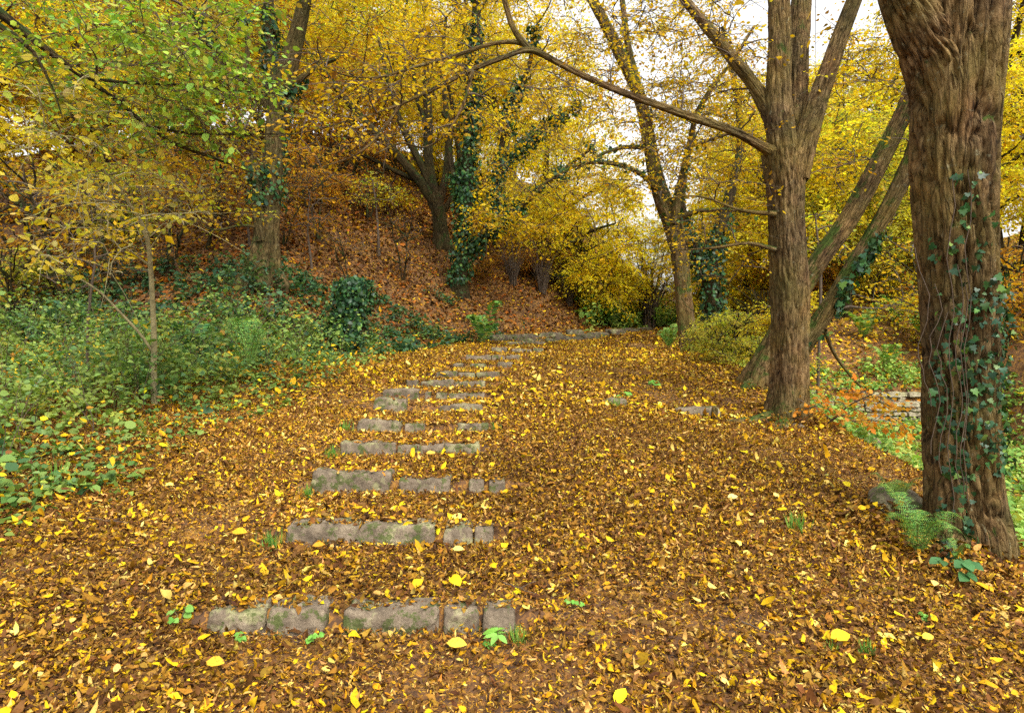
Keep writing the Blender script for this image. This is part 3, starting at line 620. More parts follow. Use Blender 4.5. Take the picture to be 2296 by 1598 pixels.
def lstr(V, D):
    X_ = (512 + F * V[:, 0] / V[:, 1]) / .446; Yp = (356 - F * ((V[:, 2] - EYE) * math.cos(PITCH) + V[:, 1] * math.sin(PITCH)) / V[:, 1]) / .446
    ln = np.interp(Yp, [530, 640, 760, 850], [1965, 1895, 1830, 1790]); return (D[:, 1] < .35) & (np.abs(X_ - ln) < 16 + (Yp > 700) * 22) & (Yp > 520) & (Yp < 860)
ivy_on(le, ls, rgi, 330, .085, -1, 9, .08, lstr)

# --- leaning tree by the bend of the path
D3 = 14.4
L = [rooted(P4([(1548, 790, 20), (1538, 720, 19), (1532, 650, 18), (1524, 570, 19), (1508, 500, 21), (1486, 445, 19), (1468, 380, 16), (1455, 310, 15), (1440, 235, 14), (1416, 170, 14), (1388, 115, 14), (1350, 40, 12), (1300, -60, 10)], D3)),
     P4([(1512, 500, 10), (1520, 440, 9), (1532, 385, 8), (1548, 315, 7), (1562, 255, 6), (1600, 190, 5), (1640, 140, 4), (1690, 60, 3)], D3 - .2, D3 - .6),
     P4([(1440, 240, 8), (1425, 170, 8), (1408, 100, 7), (1395, 0, 6)], D3, D3 + .5),
     P4([(1478, 430, 7), (1440, 392, 5.5), (1385, 368, 5), (1310, 365, 4), (1250, 392, 3), (1190, 430, 2)], D3 - .1, D3 - 1),
     P4([(1458, 330, 6), (1400, 330, 4.5), (1350, 345, 3.5), (1290, 380, 2.5)], D3 - .1, D3 - .8),
     P4([(1520, 490, 7), (1570, 472, 5), (1640, 470, 4), (1700, 478, 2)], D3 - .2, D3 - 1),
     P4([(1545, 330, 5), (1600, 310, 4), (1660, 290, 3)], D3 - .5, D3 - 1)]
cr = [(PX(1330, 330, 13.8), (2.2, 1.5, 1.5), 70), (PX(1480, 150, 14.4), (2.6, 1.6, 1.4), 80), (PX(1680, 300, 15), (1.2, 1.0, 1.2), 26), (PX(1400, -20, 14.5), (3, 2, .8), 40), (PX(1600, 200, 14), (1.6, 1.5, 1.2), 40)]
tree('leaning_beech', 'slender tree leaning left where the path bends out of sight', L, cr, 23, M_BARKG, sides=40, step=.05, flare=.45, lsize=.068, nleaf=12, per=6, keep=.85, rough=.1, ivy=(260, .07, 2.5, 5.5, .1))

# --- ivy clad forked tree behind it
D4 = 17.
L = [rooted(P4([(1608, 745, 22), (1602, 690, 21), (1596, 640, 20), (1592, 605, 21)], D4)),
     P4([(1590, 615, 15), (1570, 580, 14), (1550, 545, 12), (1535, 500, 9), (1530, 430, 7), (1545, 330, 6)], D4, D4),
     P4([(1594, 620, 18), (1600, 570, 16), (1612, 520, 15), (1628, 470, 13), (1645, 400, 10), (1660, 320, 8), (1650, 200, 7), (1620, 60, 5)], D4, D4 + .4)]
cr = [(PX(1680, 300, 19.4), (2.2, 1.5, 2), 80), (PX(1560, 330, 19.), (1.6, 1.2, 1.6), 40)]
tree('ivy_clad_tree', 'Y shaped tree wrapped in ivy behind the leaning slender tree', L, cr, 31, M_BARKF, sides=32, step=.07, flare=.3, lsize=.085, nleaf=11, per=4, keep=.8, ivy=(2600, .085, -.2, 3.9, .16, None, T_H))

# --- left beech on the hillside
D5 = 14.
L = [rooted(P4([(588, 608, 34), (594, 560, 30), (600, 500, 27), (606, 440, 25), (612, 370, 23), (618, 300, 22), (624, 240, 24), (630, 190, 26)], D5)),
     P4([(632, 215, 20), (648, 150, 19), (664, 90, 17), (680, 20, 15), (700, -80, 12)], D5, D5 - .2),
     P4([(622, 220, 14), (612, 160, 13), (606, 90, 12), (600, -60, 10)], D5, D5 + .5),
     P4([(612, 262, 11), (590, 215, 10), (560, 185, 9), (530, 165, 9), (500, 135, 8), (475, 95, 7), (440, 30, 5)], D5, D5 - .5),
     P4([(588, 540, 13), (578, 480, 12), (576, 430, 11), (574, 385, 9), (565, 350, 6)], D5 - .2, D5 - .3),
     P4([(578, 430, 5), (560, 395, 4), (545, 365, 2)], D5 - .2, D5 - .4), P4([(640, 210, 9), (670, 180, 7), (710, 150, 5), (760, 130, 3)], D5, D5 - .4),
     P4([(548, 160, 6), (555, 110, 5), (548, 40, 4)], D5 - .3, D5 - .2), P4([(585, 510, 4), (540, 505, 3), (480, 515, 2), (430, 490, 1)], D5 - .2, D5 - 1)]
cr = [(PX(520, 160, 15.5), (2.6, 1., 1.8), 60), (PX(720, 110, 15.6), (2.6, 1., 1.6), 50), (PX(450, 330, 14.2), (2.0, 1., 1.), 46), (PX(560, -20, 14), (3.5, 2, .6), 36), (PX(460, 470, 13.6), (1.5, .8, .6), 22), (np.array([-7, 14, 10.5]), (6, 5, 1.6), 240)]  # last crown sits unseen above the view, added to shade the hillside
tree('hillside_beech', 'beech with ivy patches and a flared root foot on the left hillside', L, cr, 44, M_BARKM, sides=64, step=.045, flare=.5, lsize=.085, nleaf=11, per=4, keep=.8, nfl=6, rough=.1,
     cols=([YEL, GLD, (.42, .40, .05), (.22, .30, .04), OCH, RUS], [.2, .2, .2, .15, .13, .12]), ivy=(1500, .08, 1.6, 6.3, .12, lambda V, D: fbm(V * 1.1, 2, 5) > .02, T_H))

# --- fan shaped tree in the centre
D6 = 24.
L = [rooted(P4([(992, 572, 18.04), (990, 530, 16.4), (985, 480, 16.4), (975, 445, 18.04)], D6)),
     P4([(975, 455, 12.3), (945, 412, 10.66), (912, 372, 9.84), (870, 325, 9.02), (830, 285, 8.2), (785, 235, 7.38), (745, 185, 6.56), (700, 120, 4.92), (660, 50, 3.28)], D6, D6 - .8),
     P4([(980, 460, 12.3), (966, 400, 11.48), (960, 330, 10.66), (960, 260, 9.84), (955, 180, 7.38), (960, 60, 5.74)], D6, D6 + .3),
     P4([(975, 440, 9.02), (945, 370, 8.2), (915, 310, 7.38), (890, 250, 6.56), (870, 180, 4.92), (850, 90, 3.28)], D6, D6 + .3),
     P4([(985, 455, 9.84), (1000, 390, 8.2), (1005, 320, 7.38), (1000, 240, 6.56), (990, 150, 4.92), (1000, 40, 3.28)], D6, D6 + .5),
     P4([(935, 405, 5.74), (880, 380, 4.92), (820, 350, 4.1), (760, 330, 2.46)], D6, D6 - 1), P4([(960, 290, 5.74), (935, 220, 4.92), (925, 140, 3.28)], D6, D6),
     P4([(990, 480, 6.56), (1020, 430, 6.56), (1030, 350, 5.74), (1015, 290, 4.92), (990, 250, 4.1)], D6, D6 - .4)]
cr = [(PX(820, 200, 26.5), (4.8, 1.8, 2.8), 100), (PX(980, 150, 27), (3.6, 1.8, 3), 80), (PX(880, 0, 25.5), (6, 3, 1.6), 50), (PX(800, 440, 25), (2.4, 1.2, .9), 34)]
tree('fan_branched_tree', 'tree whose many stems fan out to the left above the leafy bank', L, cr, 52, M_BARKF, sides=28, step=.09, flare=.4, lsize=.12, nleaf=12, per=5, spray_l=.9, leafmat=M_FAR)

# --- ivy smothered tree beside it
D7 = 21.
L = [rooted(P4([(1030, 640, 17), (1034, 590, 16), (1042, 520, 15), (1046, 440, 15), (1050, 350, 14), (1056, 260, 13), (1060, 170, 12), (1066, 80, 10), (1070, -60, 8)], D7)),
     P4([(1050, 560, 9), (1085, 530, 9), (1112, 480, 8), (1116, 400, 8), (1126, 320, 7), (1150, 240, 6), (1185, 150, 5), (1200, 60, 4)], D7, D7 - .2),
     P4([(1062, 560, 9), (1100, 520, 8), (1150, 475, 7), (1205, 430, 5), (1270, 375, 4), (1330, 330, 2.5)], D7, D7 - .6),
     P4([(1046, 450, 8), (1020, 400, 7), (1008, 330, 6), (1015, 250, 5), (1000, 170, 4)], D7, D7),
     P4([(1120, 380, 5), (1180, 320, 4), (1240, 270, 3), (1300, 230, 2)], D7, D7 - .4)]
cr = [(PX(1180, 220, 21), (3.2, 2, 2.), 80), (PX(1080, 60, 21.5), (3.5, 2.5, 1.6), 60), (PX(1160, 470, 20.5), (1.8, 1.2, .9), 30), (np.array([-2, 20, 13.5]), (4.5, 4, 1.5), 60)]  # the high last crown is out of view, added for shade on the bank
tree('ivy_smothered_tree', 'dark upright tree smothered in ivy at the centre of the bank', L, cr, 61, M_BARKF, sides=28, step=.08, flare=.4, lsize=.11, nleaf=12, per=5, spray_l=.8, leafmat=M_FAR,
     ivy=(9500, .095, -.1, 12, .26, lambda V, D: fbm(V * .8, 2, 15) > -.12, T_H))

# --- yellow beech that hangs over the bend
L = [rooted(P4([(1190, 668, 11), (1196, 610, 10), (1210, 540, 9), (1220, 450, 8), (1225, 360, 6), (1230, 270, 4)], 25.5)),
     P4([(1205, 600, 7), (1260, 560, 6), (1320, 520, 4), (1380, 500, 2)], 25.5, 24.5), P4([(1210, 540, 7), (1270, 470, 5), (1340, 420, 3)], 25.5, 25),
     P4([(1200, 620, 6), (1270, 620, 5), (1340, 630, 3)], 25.5, 24)]
cr = [(PX(1330, 520, 25), (3.0, 2, 2.6), 120), (PX(1260, 380, 26), (3.6, 2.4, 2.6), 110), (PX(1360, 630, 24.3), (1.5, 1.2, 1.0), 50), (PX(1180, 460, 25.5), (2.2, 1.8, 2), 60)]
tree('yellow_beech', 'brilliant yellow beech drooping over the bank where the path bends', L, cr, 71, M_BARKF, sides=20, step=.12, lsize=.115, nleaf=13, per=6, spray_l=.8, leafmat=M_FAR, droop=.4,
     cols=([(.74, .56, .02), (.7, .48, .015), (.6, .56, .05), (.62, .36, .01)], [.4, .27, .23, .1]))

# --- overhanging green leaved tree just outside the left edge
L = [rooted(np.array([(-6.9, 5.6, 0, .17), (-6.9, 5.6, 2, .15), (-6.8, 5.7, 4, .12), (-6.7, 5.8, 6, .08)])),
     P4([(-60, -20, 14), (40, 60, 10), (130, 130, 7), (190, 175, 6), (250, 215, 5), (330, 280, 4.5), (400, 325, 4), (470, 350, 3), (560, 385, 2)], 5.8, 6.8),
     P4([(190, 175, 4), (290, 185, 3.5), (400, 190, 3), (500, 200, 2), (620, 210, 1.2)], 6.1, 6.8), P4([(330, 280, 3.5), (430, 300, 3), (540, 300, 2.4), (660, 300, 1.4)], 6.3, 7),
     P4([(-60, 20, 8), (60, 100, 5), (110, 180, 3), (140, 260, 2)], 5.8, 5.8)]
cr = [(PX(300, 170, 6.3), (1.3, .8, .42), 60), (PX(450, 180, 6.7), (.85, .6, .32), 34), (PX(180, 60, 6), (1.6, 1, .4), 46), (PX(330, 285, 6.4), (.9, .5, .25), 26), (PX(430, 50, 6.8), (1.0, .8, .35), 26), (np.array([-8, 8.5, 6.8]), (4, 4, .8), 150)]  # last crown added overhead, out of view, to darken the left verge
tree('green_leaved_tree', 'tree at the left edge whose sprays of still green leaves overhang the verge', L, cr, 83, M_BARKF, sides=20, step=.08, lsize=.06, nleaf=9, per=4, spray_l=.42, tpl=T_H, leafmat=M_GREEN, keep=.65, ttw=.002,
     cols=([(.20, .36, .04), (.32, .44, .05), (.48, .46, .05), (.12, .25, .05), (.45, .2, .05)], [.34, .28, .16, .12, .1]))

# --- saplings
L = [rooted(P4([(345, 845, 6.5), (346, 760, 6), (342, 680, 5.5), (338, 600, 5), (332, 545, 4.5), (318, 500, 4), (296, 465, 3.5), (270, 425, 3), (240, 390, 2.2), (205, 350, 1.5)], 7.6, 6.6)),
     P4([(333, 550, 3.5), (330, 500, 3), (322, 450, 2.4), (312, 390, 1.8), (300, 300, 1.2)], 7.4, 6.8), P4([(340, 785, 3), (312, 745, 3), (270, 700, 2.6), (220, 650, 2), (170, 620, 1.2)], 7.5, 6.9),
     P4([(334, 595, 2.4), (290, 560, 2), (250, 540, 1.4), (190, 500, 1)], 7.4, 6.6), P4([(335, 560, 2), (380, 500, 1.6), (430, 480, 1)], 7.4, 6.8)]
cr = [(PX(200, 380, 6.4), (.85, .5, .6), 46), (PX(170, 250, 5.9), (.6, .4, .35), 26), (PX(330, 440, 6.6), (.8, .5, .5), 36), (PX(180, 560, 6.4), (.6, .4, .35), 18)]
tree('pale_stemmed_sapling', 'slim pale stemmed sapling with sparse yellow leaves in the green verge', L, cr, 91, M_PALE, sides=16, step=.06, flare=.1, fiss=.1, rough=.04, flute=0, lsize=.07, ratio=.33, nleaf=6, per=2, spray_l=.4, tpl=T_A, keep=.42, cat='sapling', ttw=.0018, mtwig=M_PALE,
     cols=([(.66, .52, .06), (.6, .4, .04), (.45, .46, .06), (.62, .5, .22)], [.4, .25, .2, .15]))
for X0, Y0, d, H, wb_, lb_ in [(195, 775, 9, [(205, 640, 3), (215, 560, 2.5), (200, 440, 1.5)], 1, 'thin crooked sapling left of the pale stemmed one'), (560, 560, 15.5, [(555, 480, 2), (560, 400, 1.5)], 2, 'spindly russet sapling beside the hillside beech'),
                               (700, 600, 16, [(690, 520, 2), (695, 430, 1.5)], 2, 'spindly russet sapling in the open leafy hillside'), (850, 560, 20, [(845, 480, 2.2), (835, 400, 1.5)], 3, 'yellow green sapling left of the fan branched tree'),
                               (1840, 640, 14, [(1835, 560, 2.5), (1828, 480, 2)], 3, 'thin sapling on the far slope between the leaning stems')]:
    P = P4([(X0, Y0, 3.5)] + H, d); P = rooted(P); tp = P[-1, :3]; tree('sapling', lb_, [P], [(tp - [0, 0, .4], (.9, .7, .6), 26)], int(X0), M_TWIG, sides=8, step=.2, flare=0, lsize=.08, nleaf=8, per=3, spray_l=.45, keep=.7, cat='sapling', flute=0,
       cols=[([YEL, GLD], [.5, .5]), AUT, ([RUS, OCH, GLD], [.4, .35, .25]), ([(.42, .42, .05), YEL, (.25, .35, .05)], [.4, .35, .25])][wb_])

# --- background trees: prototypes copied over the slopes
def proto(kind, seed, H, spread, cols, stems=1, lsz=.13, n=120, keep=1., nleaf=13, per=6, sl=.95):
    rg = np.random.default_rng(seed); limbs = []
    bx, by = -40. + seed, -20.
    for k in range(stems):
        lean = rg.normal(size=2) * (.12 + .1 * (stems > 1)); top = np.array([bx + lean[0] * H, by + lean[1] * H, H])
        z = np.linspace(0, 1, 6)[:, None]; P = np.array([bx, by, 0]) + (top - np.array([bx, by, 0])) * z + rg.normal(size=(6, 3)) * [.02 * H, .02 * H, 0] * z
        rr = np.interp(z[:, 0], [0, 1], [.02 * H / (1 + .4 * (stems - 1)), .02]); limbs.append(np.concatenate([P, rr[:, None]], 1))
        for b in range(5):
            u = rg.uniform(.25, .8); p0 = P[0] + (P[-1] - P[0]) * u; a = rg.uniform(0, 6.28); Lb = spread * rg.uniform(.6, .95)
            q = np.linspace(0, 1, 5)[:, None]; d = np.array([math.cos(a), math.sin(a), rg.uniform(.3, .9)]); Pb = p0 + d * Lb * q + rg.normal(size=(5, 3)) * .05 * Lb * q
            limbs.append(np.concatenate([Pb, np.linspace(.01 * H * (1 - u) + .02, .012, 5)[:, None]], 1))
    g0 = float(G(bx, by))
    for l in limbs: l[:, 2] += g0
    c = np.array([bx, by, g0])
    if H < 4:
        cr = [(c + np.array([rg.normal() * spread * .5, rg.normal() * spread * .5, H * rg.uniform(.2, .95)]), np.array([rg.uniform(.25, .7), rg.uniform(.25, .7), rg.uniform(.1, .25)]) * spread, n // 6) for _ in range(9)]
    else: cr = [(c + [0, 0, H * .62], (spread, spread, H * .36), n), (c + [spread * .4, 0, H * .4], (spread * .8, spread * .8, H * .2), n // 3)]
    r, _ = tree(kind, 'x', limbs, cr, seed, M_BARKF, sides=10, step=.3, flare=.3, lsize=lsz, nleaf=nleaf, per=per, spray_l=sl, leafmat=M_FAR, cols=cols, keep=keep)
    r.location[2] = g0; return r
CY = ([(.78, .60, .03), (.70, .47, .015), (.64, .58, .06), (.56, .3, .01)], [.42, .24, .25, .09])
CO = ([(.5, .25, .02), (.36, .14, .015), (.56, .33, .03), RUS], [.35, .25, .2, .2])
CG = ([(.42, .42, .05), (.5, .44, .06), (.26, .34, .05), (.6, .42, .04)], [.3, .3, .2, .2])
PR = {'yt': proto('tall_golden_tree', 8, 15, 4.2, CY, 2, .12, 170), 'y1': proto('golden_tree', 1, 9.5, 2.9, CY), 'y2': proto('golden_tree', 2, 8.5, 3.0, CY, 2), 'o1': proto('orange_tree', 3, 7.5, 2.8, CO, 2), 'g1': proto('lime_tree', 4, 9, 2.8, CG),
      'ys': proto('golden_shrub', 5, 3.0, 1.6, CY, 4, .10, 80, .8, 11, 5, .7), 'gs': proto('lime_shrub', 6, 2.4, 1.5, CG, 4, .10, 80, .8, 10, 4, .6), 'os': proto('russet_shrub', 7, 2.6, 1.5, CO, 4, .10, 70, .7, 10, 4, .6),
      'bo': proto('russet_sapling', 12, 3.6, 1.2, CO, 2, .09, 48, .28, 8, 3, .5)}
used = set()
def put(key, x, y, sc, rz, sink=.1):
    src = PR[key]
    if key not in used: o = src; used.add(key); copy = False
    else:
        o = src.copy(); COL.objects.link(o)
        for ch in list(src.children):
            c = ch.copy(); COL.objects.link(c); c.parent = o
    o.location = (x, y, float(G(x, y)) - sink); o.rotation_euler = (0, 0, rz); o.scale = (sc, sc, sc * rng.uniform(.92, 1.1)); return o
def plant(spots, where, group, what):
    made = []
    for key, X_, d, sc in spots:
        x = (X_ * .446 - 512) / F * d; o = put(key, x, d, sc, rng.uniform(0, 6.28)); made.append((X_, key, o))
    colour = {'y': 'golden', 'o': 'russet', 'g': 'lime green'}
    for c in 'yog':
        rowk = sorted([m for m in made if m[1][0] == c], key=lambda m: m[0]); n = len(rowk)
        for k, m in enumerate(rowk):
            pos = 'standing alone' if n == 1 else 'leftmost' if k == 0 else 'rightmost' if k == n - 1 else ORD[k] + ' from left'
            tag(m[2], f'{colour[c]} {what} {where}, {pos}', what, group)
plant([('o1', 60, 22, 1.0), ('y1', -40, 19, 1.0), ('g1', 180, 26, 1.), ('y2', 250, 21, .85), ('g1', 420, 23, .9), ('y2', 520, 29, .95), ('y1', 700, 30, .85), ('o1', 570, 27, .95), ('y1', 985, 31, .8), ('y2', 1040, 30, .7), ('o1', 600, 40, 1.3), ('y2', 450, 38, 1.3), ('o1', 520, 34, 1.1), ('o1', 640, 36, 1.1), ('o1', 330, 25, .95), ('y2', 470, 30, 1.05), ('y1', 640, 27, 1), ('o1', 770, 25, .75), ('y2', 760, 34, 1.1), ('y1', 880, 33, 1.1)], 'on the nearer left hillside', 'trees on the nearer left hillside', 'tree')
plant([('g1', 20, 33, 1.2), ('y1', 120, 38, 1.2), ('o1', 260, 36, 1.3), ('y1', 380, 40, 1.3), ('y2', 540, 42, 1.3), ('y1', 690, 42, 1.3), ('y2', 830, 44, 1.3), ('y1', 960, 42, 1.25), ('y2', 1060, 38, 1.15), ('y1', 1150, 36, .95), ('y2', 1250, 35, .72)], 'atop the left hill', 'trees along the top of the left hill', 'tree')
plant([('yt', 1180, 33, 1.), ('yt', 1640, 42, .8), ('yt', 1760, 38, .95), ('yt', 1880, 31, .75), ('yt', 2010, 36, .85), ('yt', 2140, 27, 1.), ('yt', 2300, 24, 1.), ('yt', 1030, 36, .9)], 'towering at the back', 'tall golden trees at the back', 'tree')
plant([('y2', 1700, 25, .78), ('y1', 1830, 22, .72), ('y2', 1960, 24, .8), ('y1', 2080, 21, .8), ('y2', 2250, 19, .9), ('o1', 1600, 30, .7), ('g1', 1450, 46, .6), ('y2', 1600, 46, .75), ('o1', 1760, 33, .85), ('y1', 1900, 33, .9), ('o1', 2040, 31, 1.0), ('y2', 2160, 30, 1.), ('y1', 2290, 27, 1.1), ('y1', 1650, 23, .9), ('y2', 1780, 19.5, .85), ('g1', 1900, 19, .75), ('y1', 1700, 29, 1.1), ('y2', 1830, 28, 1.15), ('y1', 1970, 28, 1.15), ('y1', 1370, 38, .6), ('o1', 1640, 38, .9), ('y1', 1580, 27, .62)], 'on the slope across the stream', 'trees on the far slope across the stream', 'tree')
plant([('ys', 1660, 19.5, .8), ('ys', 1900, 20.5, .8), ('ys', 2000, 22, .9), ('os', 1820, 20.5, .9), ('ys', 2120, 16.5, .9), ('ys', 1740, 17.5, .7), ('ys', 2060, 20, .75), ('os', 2260, 15, 1.0), ('ys', 1960, 23, 1)], 'across the stream', 'shrubs across the stream', 'shrub')
plant([('gs', 1640, 12.6, .5), ('gs', 1595, 14.0, .36), ('gs', 1700, 13.5, .5), ('gs', 1460, 27, .9)], 'below the path edge', 'lime shrubs below the path edge', 'shrub')
plant([('os', 1150, 24.5, .6), ('os', 1215, 25.5, .6), ('ys', 1330, 26.5, 1.1), ('ys', 1270, 25.6, 1.), ('ys', 1380, 26, .8), ('os', 1090, 22.5, .4)], 'below the yellow beech', 'shrubs on the bank below the yellow beech', 'shrub')
plant([('os', 420, 19, .9), ('os', 500, 17, .6), ('gs', 250, 16.5, 1.), ('os', 120, 15.5, .8), ('os', 690, 21, .9), ('os', 760, 24, 1.1), ('gs', 40, 13.5, .8)], 'on the lower left hillside', 'shrubs on the lower left hillside', 'shrub')

for k, (X_, d, sc, lb_) in enumerate([(640, 16.5, .55, 'spindly russet sapling right of the hillside beech foot'), (720, 18.5, .7, 'spindly russet sapling in the middle of the open hillside'), (790, 16.2, .5, 'low russet sapling just above the ivy covered stump'), (905, 19.5, .6, 'russet sapling left of the fan branched tree foot'), (470, 15.6, .8, 'spindly russet sapling left of the hillside beech'), (380, 14.6, .7, 'twiggy russet sapling above the dark verge fern'), (270, 14.2, .9, 'twiggy russet sapling behind the pale stemmed one'), (150, 13.8, .9, 'twiggy russet sapling toward the left end of the bank'), (60, 15., 1., 'tall twiggy russet sapling near the left edge'), (560, 21, .9, 'russet sapling high on the hill behind the beech'), (830, 23, .9, 'russet sapling high on the hill, left of the fan branched tree'), (680, 25, 1.1, 'largest russet sapling, highest on the open hill')]):
    tag(put('bo', (X_ * .446 - 512) / F * d, d, sc, k * 1.3), lb_, 'sapling', 'russet saplings on the hillside')
# --- orange leaved spray low by the wall, bare shrub at the bend
P = rooted(P4([(1800, 1000, 3), (1840, 960, 3), (1900, 910, 2), (1960, 880, 1.3)], 8.6, 7.8))
tree('orange_leaved_shrub', 'low shrub of round orange leaves below the forked hornbeam', [P], [(PX(1900, 905, 8.1), (.75, .4, .25), 34), (PX(1950, 950, 8.), (.5, .35, .16), 18)], 101, M_TWIG, sides=8, flare=0, flute=0, lsize=.062, ratio=.38, tpl=T_A, nleaf=8, per=2, spray_l=.28, keep=.9, cat='shrub', ttw=.0015,
     cols=([(.62, .26, .03), (.55, .2, .02), (.6, .36, .05), (.3, .34, .05)], [.4, .28, .22, .1]))
rg = np.random.default_rng(9); b0 = PX(1455, 700, 26.); b0[2] = float(G(b0[0], b0[1])); sh = []; sr = []
for k in range(46):
    a = rg.uniform(0, 6.28); s_ = rg.uniform(.1, .55); H = rg.uniform(1.8, 4.4); t = np.linspace(0, 1, 6)[:, None]
    sh.append(b0 + [math.cos(a) * .2, math.sin(a) * .2, 0] + t * [math.cos(a) * s_ * H, math.sin(a) * s_ * H, 0] * t + t * [0, 0, H] + rg.normal(size=(6, 3)) * .04); sr.append(np.linspace(.03, .006, 6))
bb = Bag(); tubes(bb, np.array(sh), np.array(sr), 4); e_ = empty('bare_shrub', b0, 'leafless many stemmed shrub at the bend of the path', 'shrub', 'leafless shrubs'); stem_ = bb.build('stems', M_TWIG, e_)
nb = 0
for X_, d, sc, lb_ in [(1150, 23.2, .5, 'dark leafless thicket on the bank, left of three'), (1215, 23.8, .55, 'dark leafless thicket on the bank, middle of three'), (1275, 24.6, .5, 'dark leafless thicket on the bank, right of three'),
        ]:
    x = (X_ * .446 - 512) / F * d; c1 = e_.copy(); COL.objects.link(c1); c2 = stem_.copy(); COL.objects.link(c2); c2.parent = c1
    c1.location = (x, d, float(G(x, d)) - .02); c1.scale = (sc, sc, sc); c1.rotation_euler = (0, 0, d * 7.3); c1['label'] = lb_

# --- ivy covered stump on the bank
e_p = PX(788, 665, 13.6); e_p[2] = float(G(e_p[0], e_p[1]))
e_ = empty('ivy_covered_stump', e_p, 'tall tree stump buried under dark ivy on the left bank', 'stump'); tb = Bag()
sf = limb(tb, np.array([[e_p[0], e_p[1], e_p[2] - .2, .32], [e_p[0], e_p[1], e_p[2] + .4, .27], [e_p[0] + .05, e_p[1], e_p[2] + 1.0, .24], [e_p[0] + .05, e_p[1], e_p[2] + 1.35, .2], [e_p[0] + .05, e_p[1], e_p[2] + 1.42, .02]]), 24, .06, .1, .06, .3, 5)
tb.build('stump', M_BARKF, e_); ivy_on(e_, [sf], rg, 3000, .075, -.3, 1.8, .22, None, T_H)
# short cut post by the hornbeam root
pp = PX(1602, 935, 8.2); g_ = float(G(pp[0], pp[1])); tb = Bag(); limb(tb, np.array([[pp[0], pp[1], g_ - .1, .04], [pp[0], pp[1], g_ + .12, .038], [pp[0] + .01, pp[1] - .01, g_ + .17, .034], [pp[0] + .03, pp[1] - .02, g_ + .18, .004]]), 20, .012, .04, 0, .1, 2, .2)
tag(tb.build('root_knuckle', M_BARK), 'short grey root knuckle standing up left of the forked hornbeam', 'root')

# ------------------------------------------------------------------ ferns and small plants
FG = ([(.10, .24, .05), (.16, .32, .06), (.30, .38, .07), (.07, .18, .05)], [.35, .35, .15, .15])
def fern(p, size, nf, label, seed, fine=False, cols=FG, group=None, facing=None):
    rg = np.random.default_rng(seed); root = empty('fern', p, label, 'fern', group)
    for k in range(nf):
        a = (facing + rg.normal() * .9) if facing is not None else (k + rg.uniform(-.3, .3)) / nf * 6.283; Lf = size * rg.uniform(.75, 1.1); lift = rg.uniform(1.2, 2.1)
        t = np.linspace(0, 1, 24)[:, None]; h = np.array([math.cos(a), math.sin(a), 0])
        C = np.array(p) + h * Lf * (t * .55) + np.array([0, 0, 1]) * Lf * lift * (t * 1.0 - .72 * t ** 2.4) + [0, 0, .01]
        b = Bag(); tubes(b, C[None], np.linspace(.004, .001, 24)[None] * size / .7, 4); b.A = []
        b.C = [np.broadcast_to(np.array([.16, .2, .05]), b.V[0].shape)]
        npn = 17; u = np.linspace(.1, .99, npn); ii = np.clip((u * 23).astype(int), 0, 22); O = C[ii] + (C[ii + 1] - C[ii]) * ((u * 23 - ii)[:, None]); Tn = unit(C[ii + 1] - C[ii])
        Sd = unit(np.cross(Tn, [0, 0, 1.])); Nn = np.cross(Sd, Tn); pl = Lf * .2 * np.sin(np.clip(u * 1.02 + .05, 0, 1) * np.pi) ** .75 * (1.15 - .6 * u)
        for sd in (-1, 1):
            T = Tn * .45 + Sd * sd + rg.normal(size=O.shape) * .06 - np.array([0, 0, .12])
            if fine:
                T = unit(T); m = 7; v = (np.arange(m) + .5) / m; PO = (O[:, None] + T[:, None] * (pl[:, None, None] * v[None, :, None]) + np.array([0, 0, -1]) * (pl[:, None, None] * (v ** 2)[None, :, None] * .18)).reshape(-1, 3)
                s2 = unit(np.cross(T, Nn)); ll = (pl[:, None] * .2 * (1.05 - v[None])).ravel() + .004
                for s3 in (-1, 1):
                    TT = np.repeat(s2 * s3 + T * .35, m, 0); leaves(b, PO, TT, np.repeat(Nn, m, 0), ll, ll * .26, palette(len(PO), *cols, .15, rg), T_B, .1, .2)
            else:
                leaves(b, O, T, Nn + rg.normal(size=O.shape) * .1, pl, pl * .15 + .004, palette(npn, *cols, .18, rg), T_H, .1, .25)
        b.A = []
        b.build('frond', M_GREEN, root)
    return root
def gp(X_, Y_, d):
    p = PX(X_, Y_, d); p[2] = float(G(p[0], p[1])); return tuple(p)
fern(gp(2060, 1150, 4.5), .6, 8, 'large fresh fern at the foot of the ivy hung trunk', 1, True)
fern(gp(2010, 1090, 5.3), .42, 8, 'pale fern behind the large one by the ivy hung trunk', 2, True, ([(.2, .36, .07), (.3, .42, .1)], [.6, .4]))
fern(gp(2150, 1150, 4.45), .2, 5, 'small fern at the right of the ivy hung trunk foot', 9, True)
fern(gp(555, 770, 9.6), 1.25, 8, 'tall arching fern rising from the green verge', 3, True)
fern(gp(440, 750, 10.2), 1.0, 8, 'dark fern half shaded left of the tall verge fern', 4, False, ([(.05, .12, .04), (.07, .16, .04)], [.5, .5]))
fern(gp(325, 850, 7.8), .8, 7, 'fern around the foot of the pale stemmed sapling', 5, True)
fern(gp(1085, 720, 17), 1.3, 8, 'fern hanging from the bank above the last cross steps', 6)
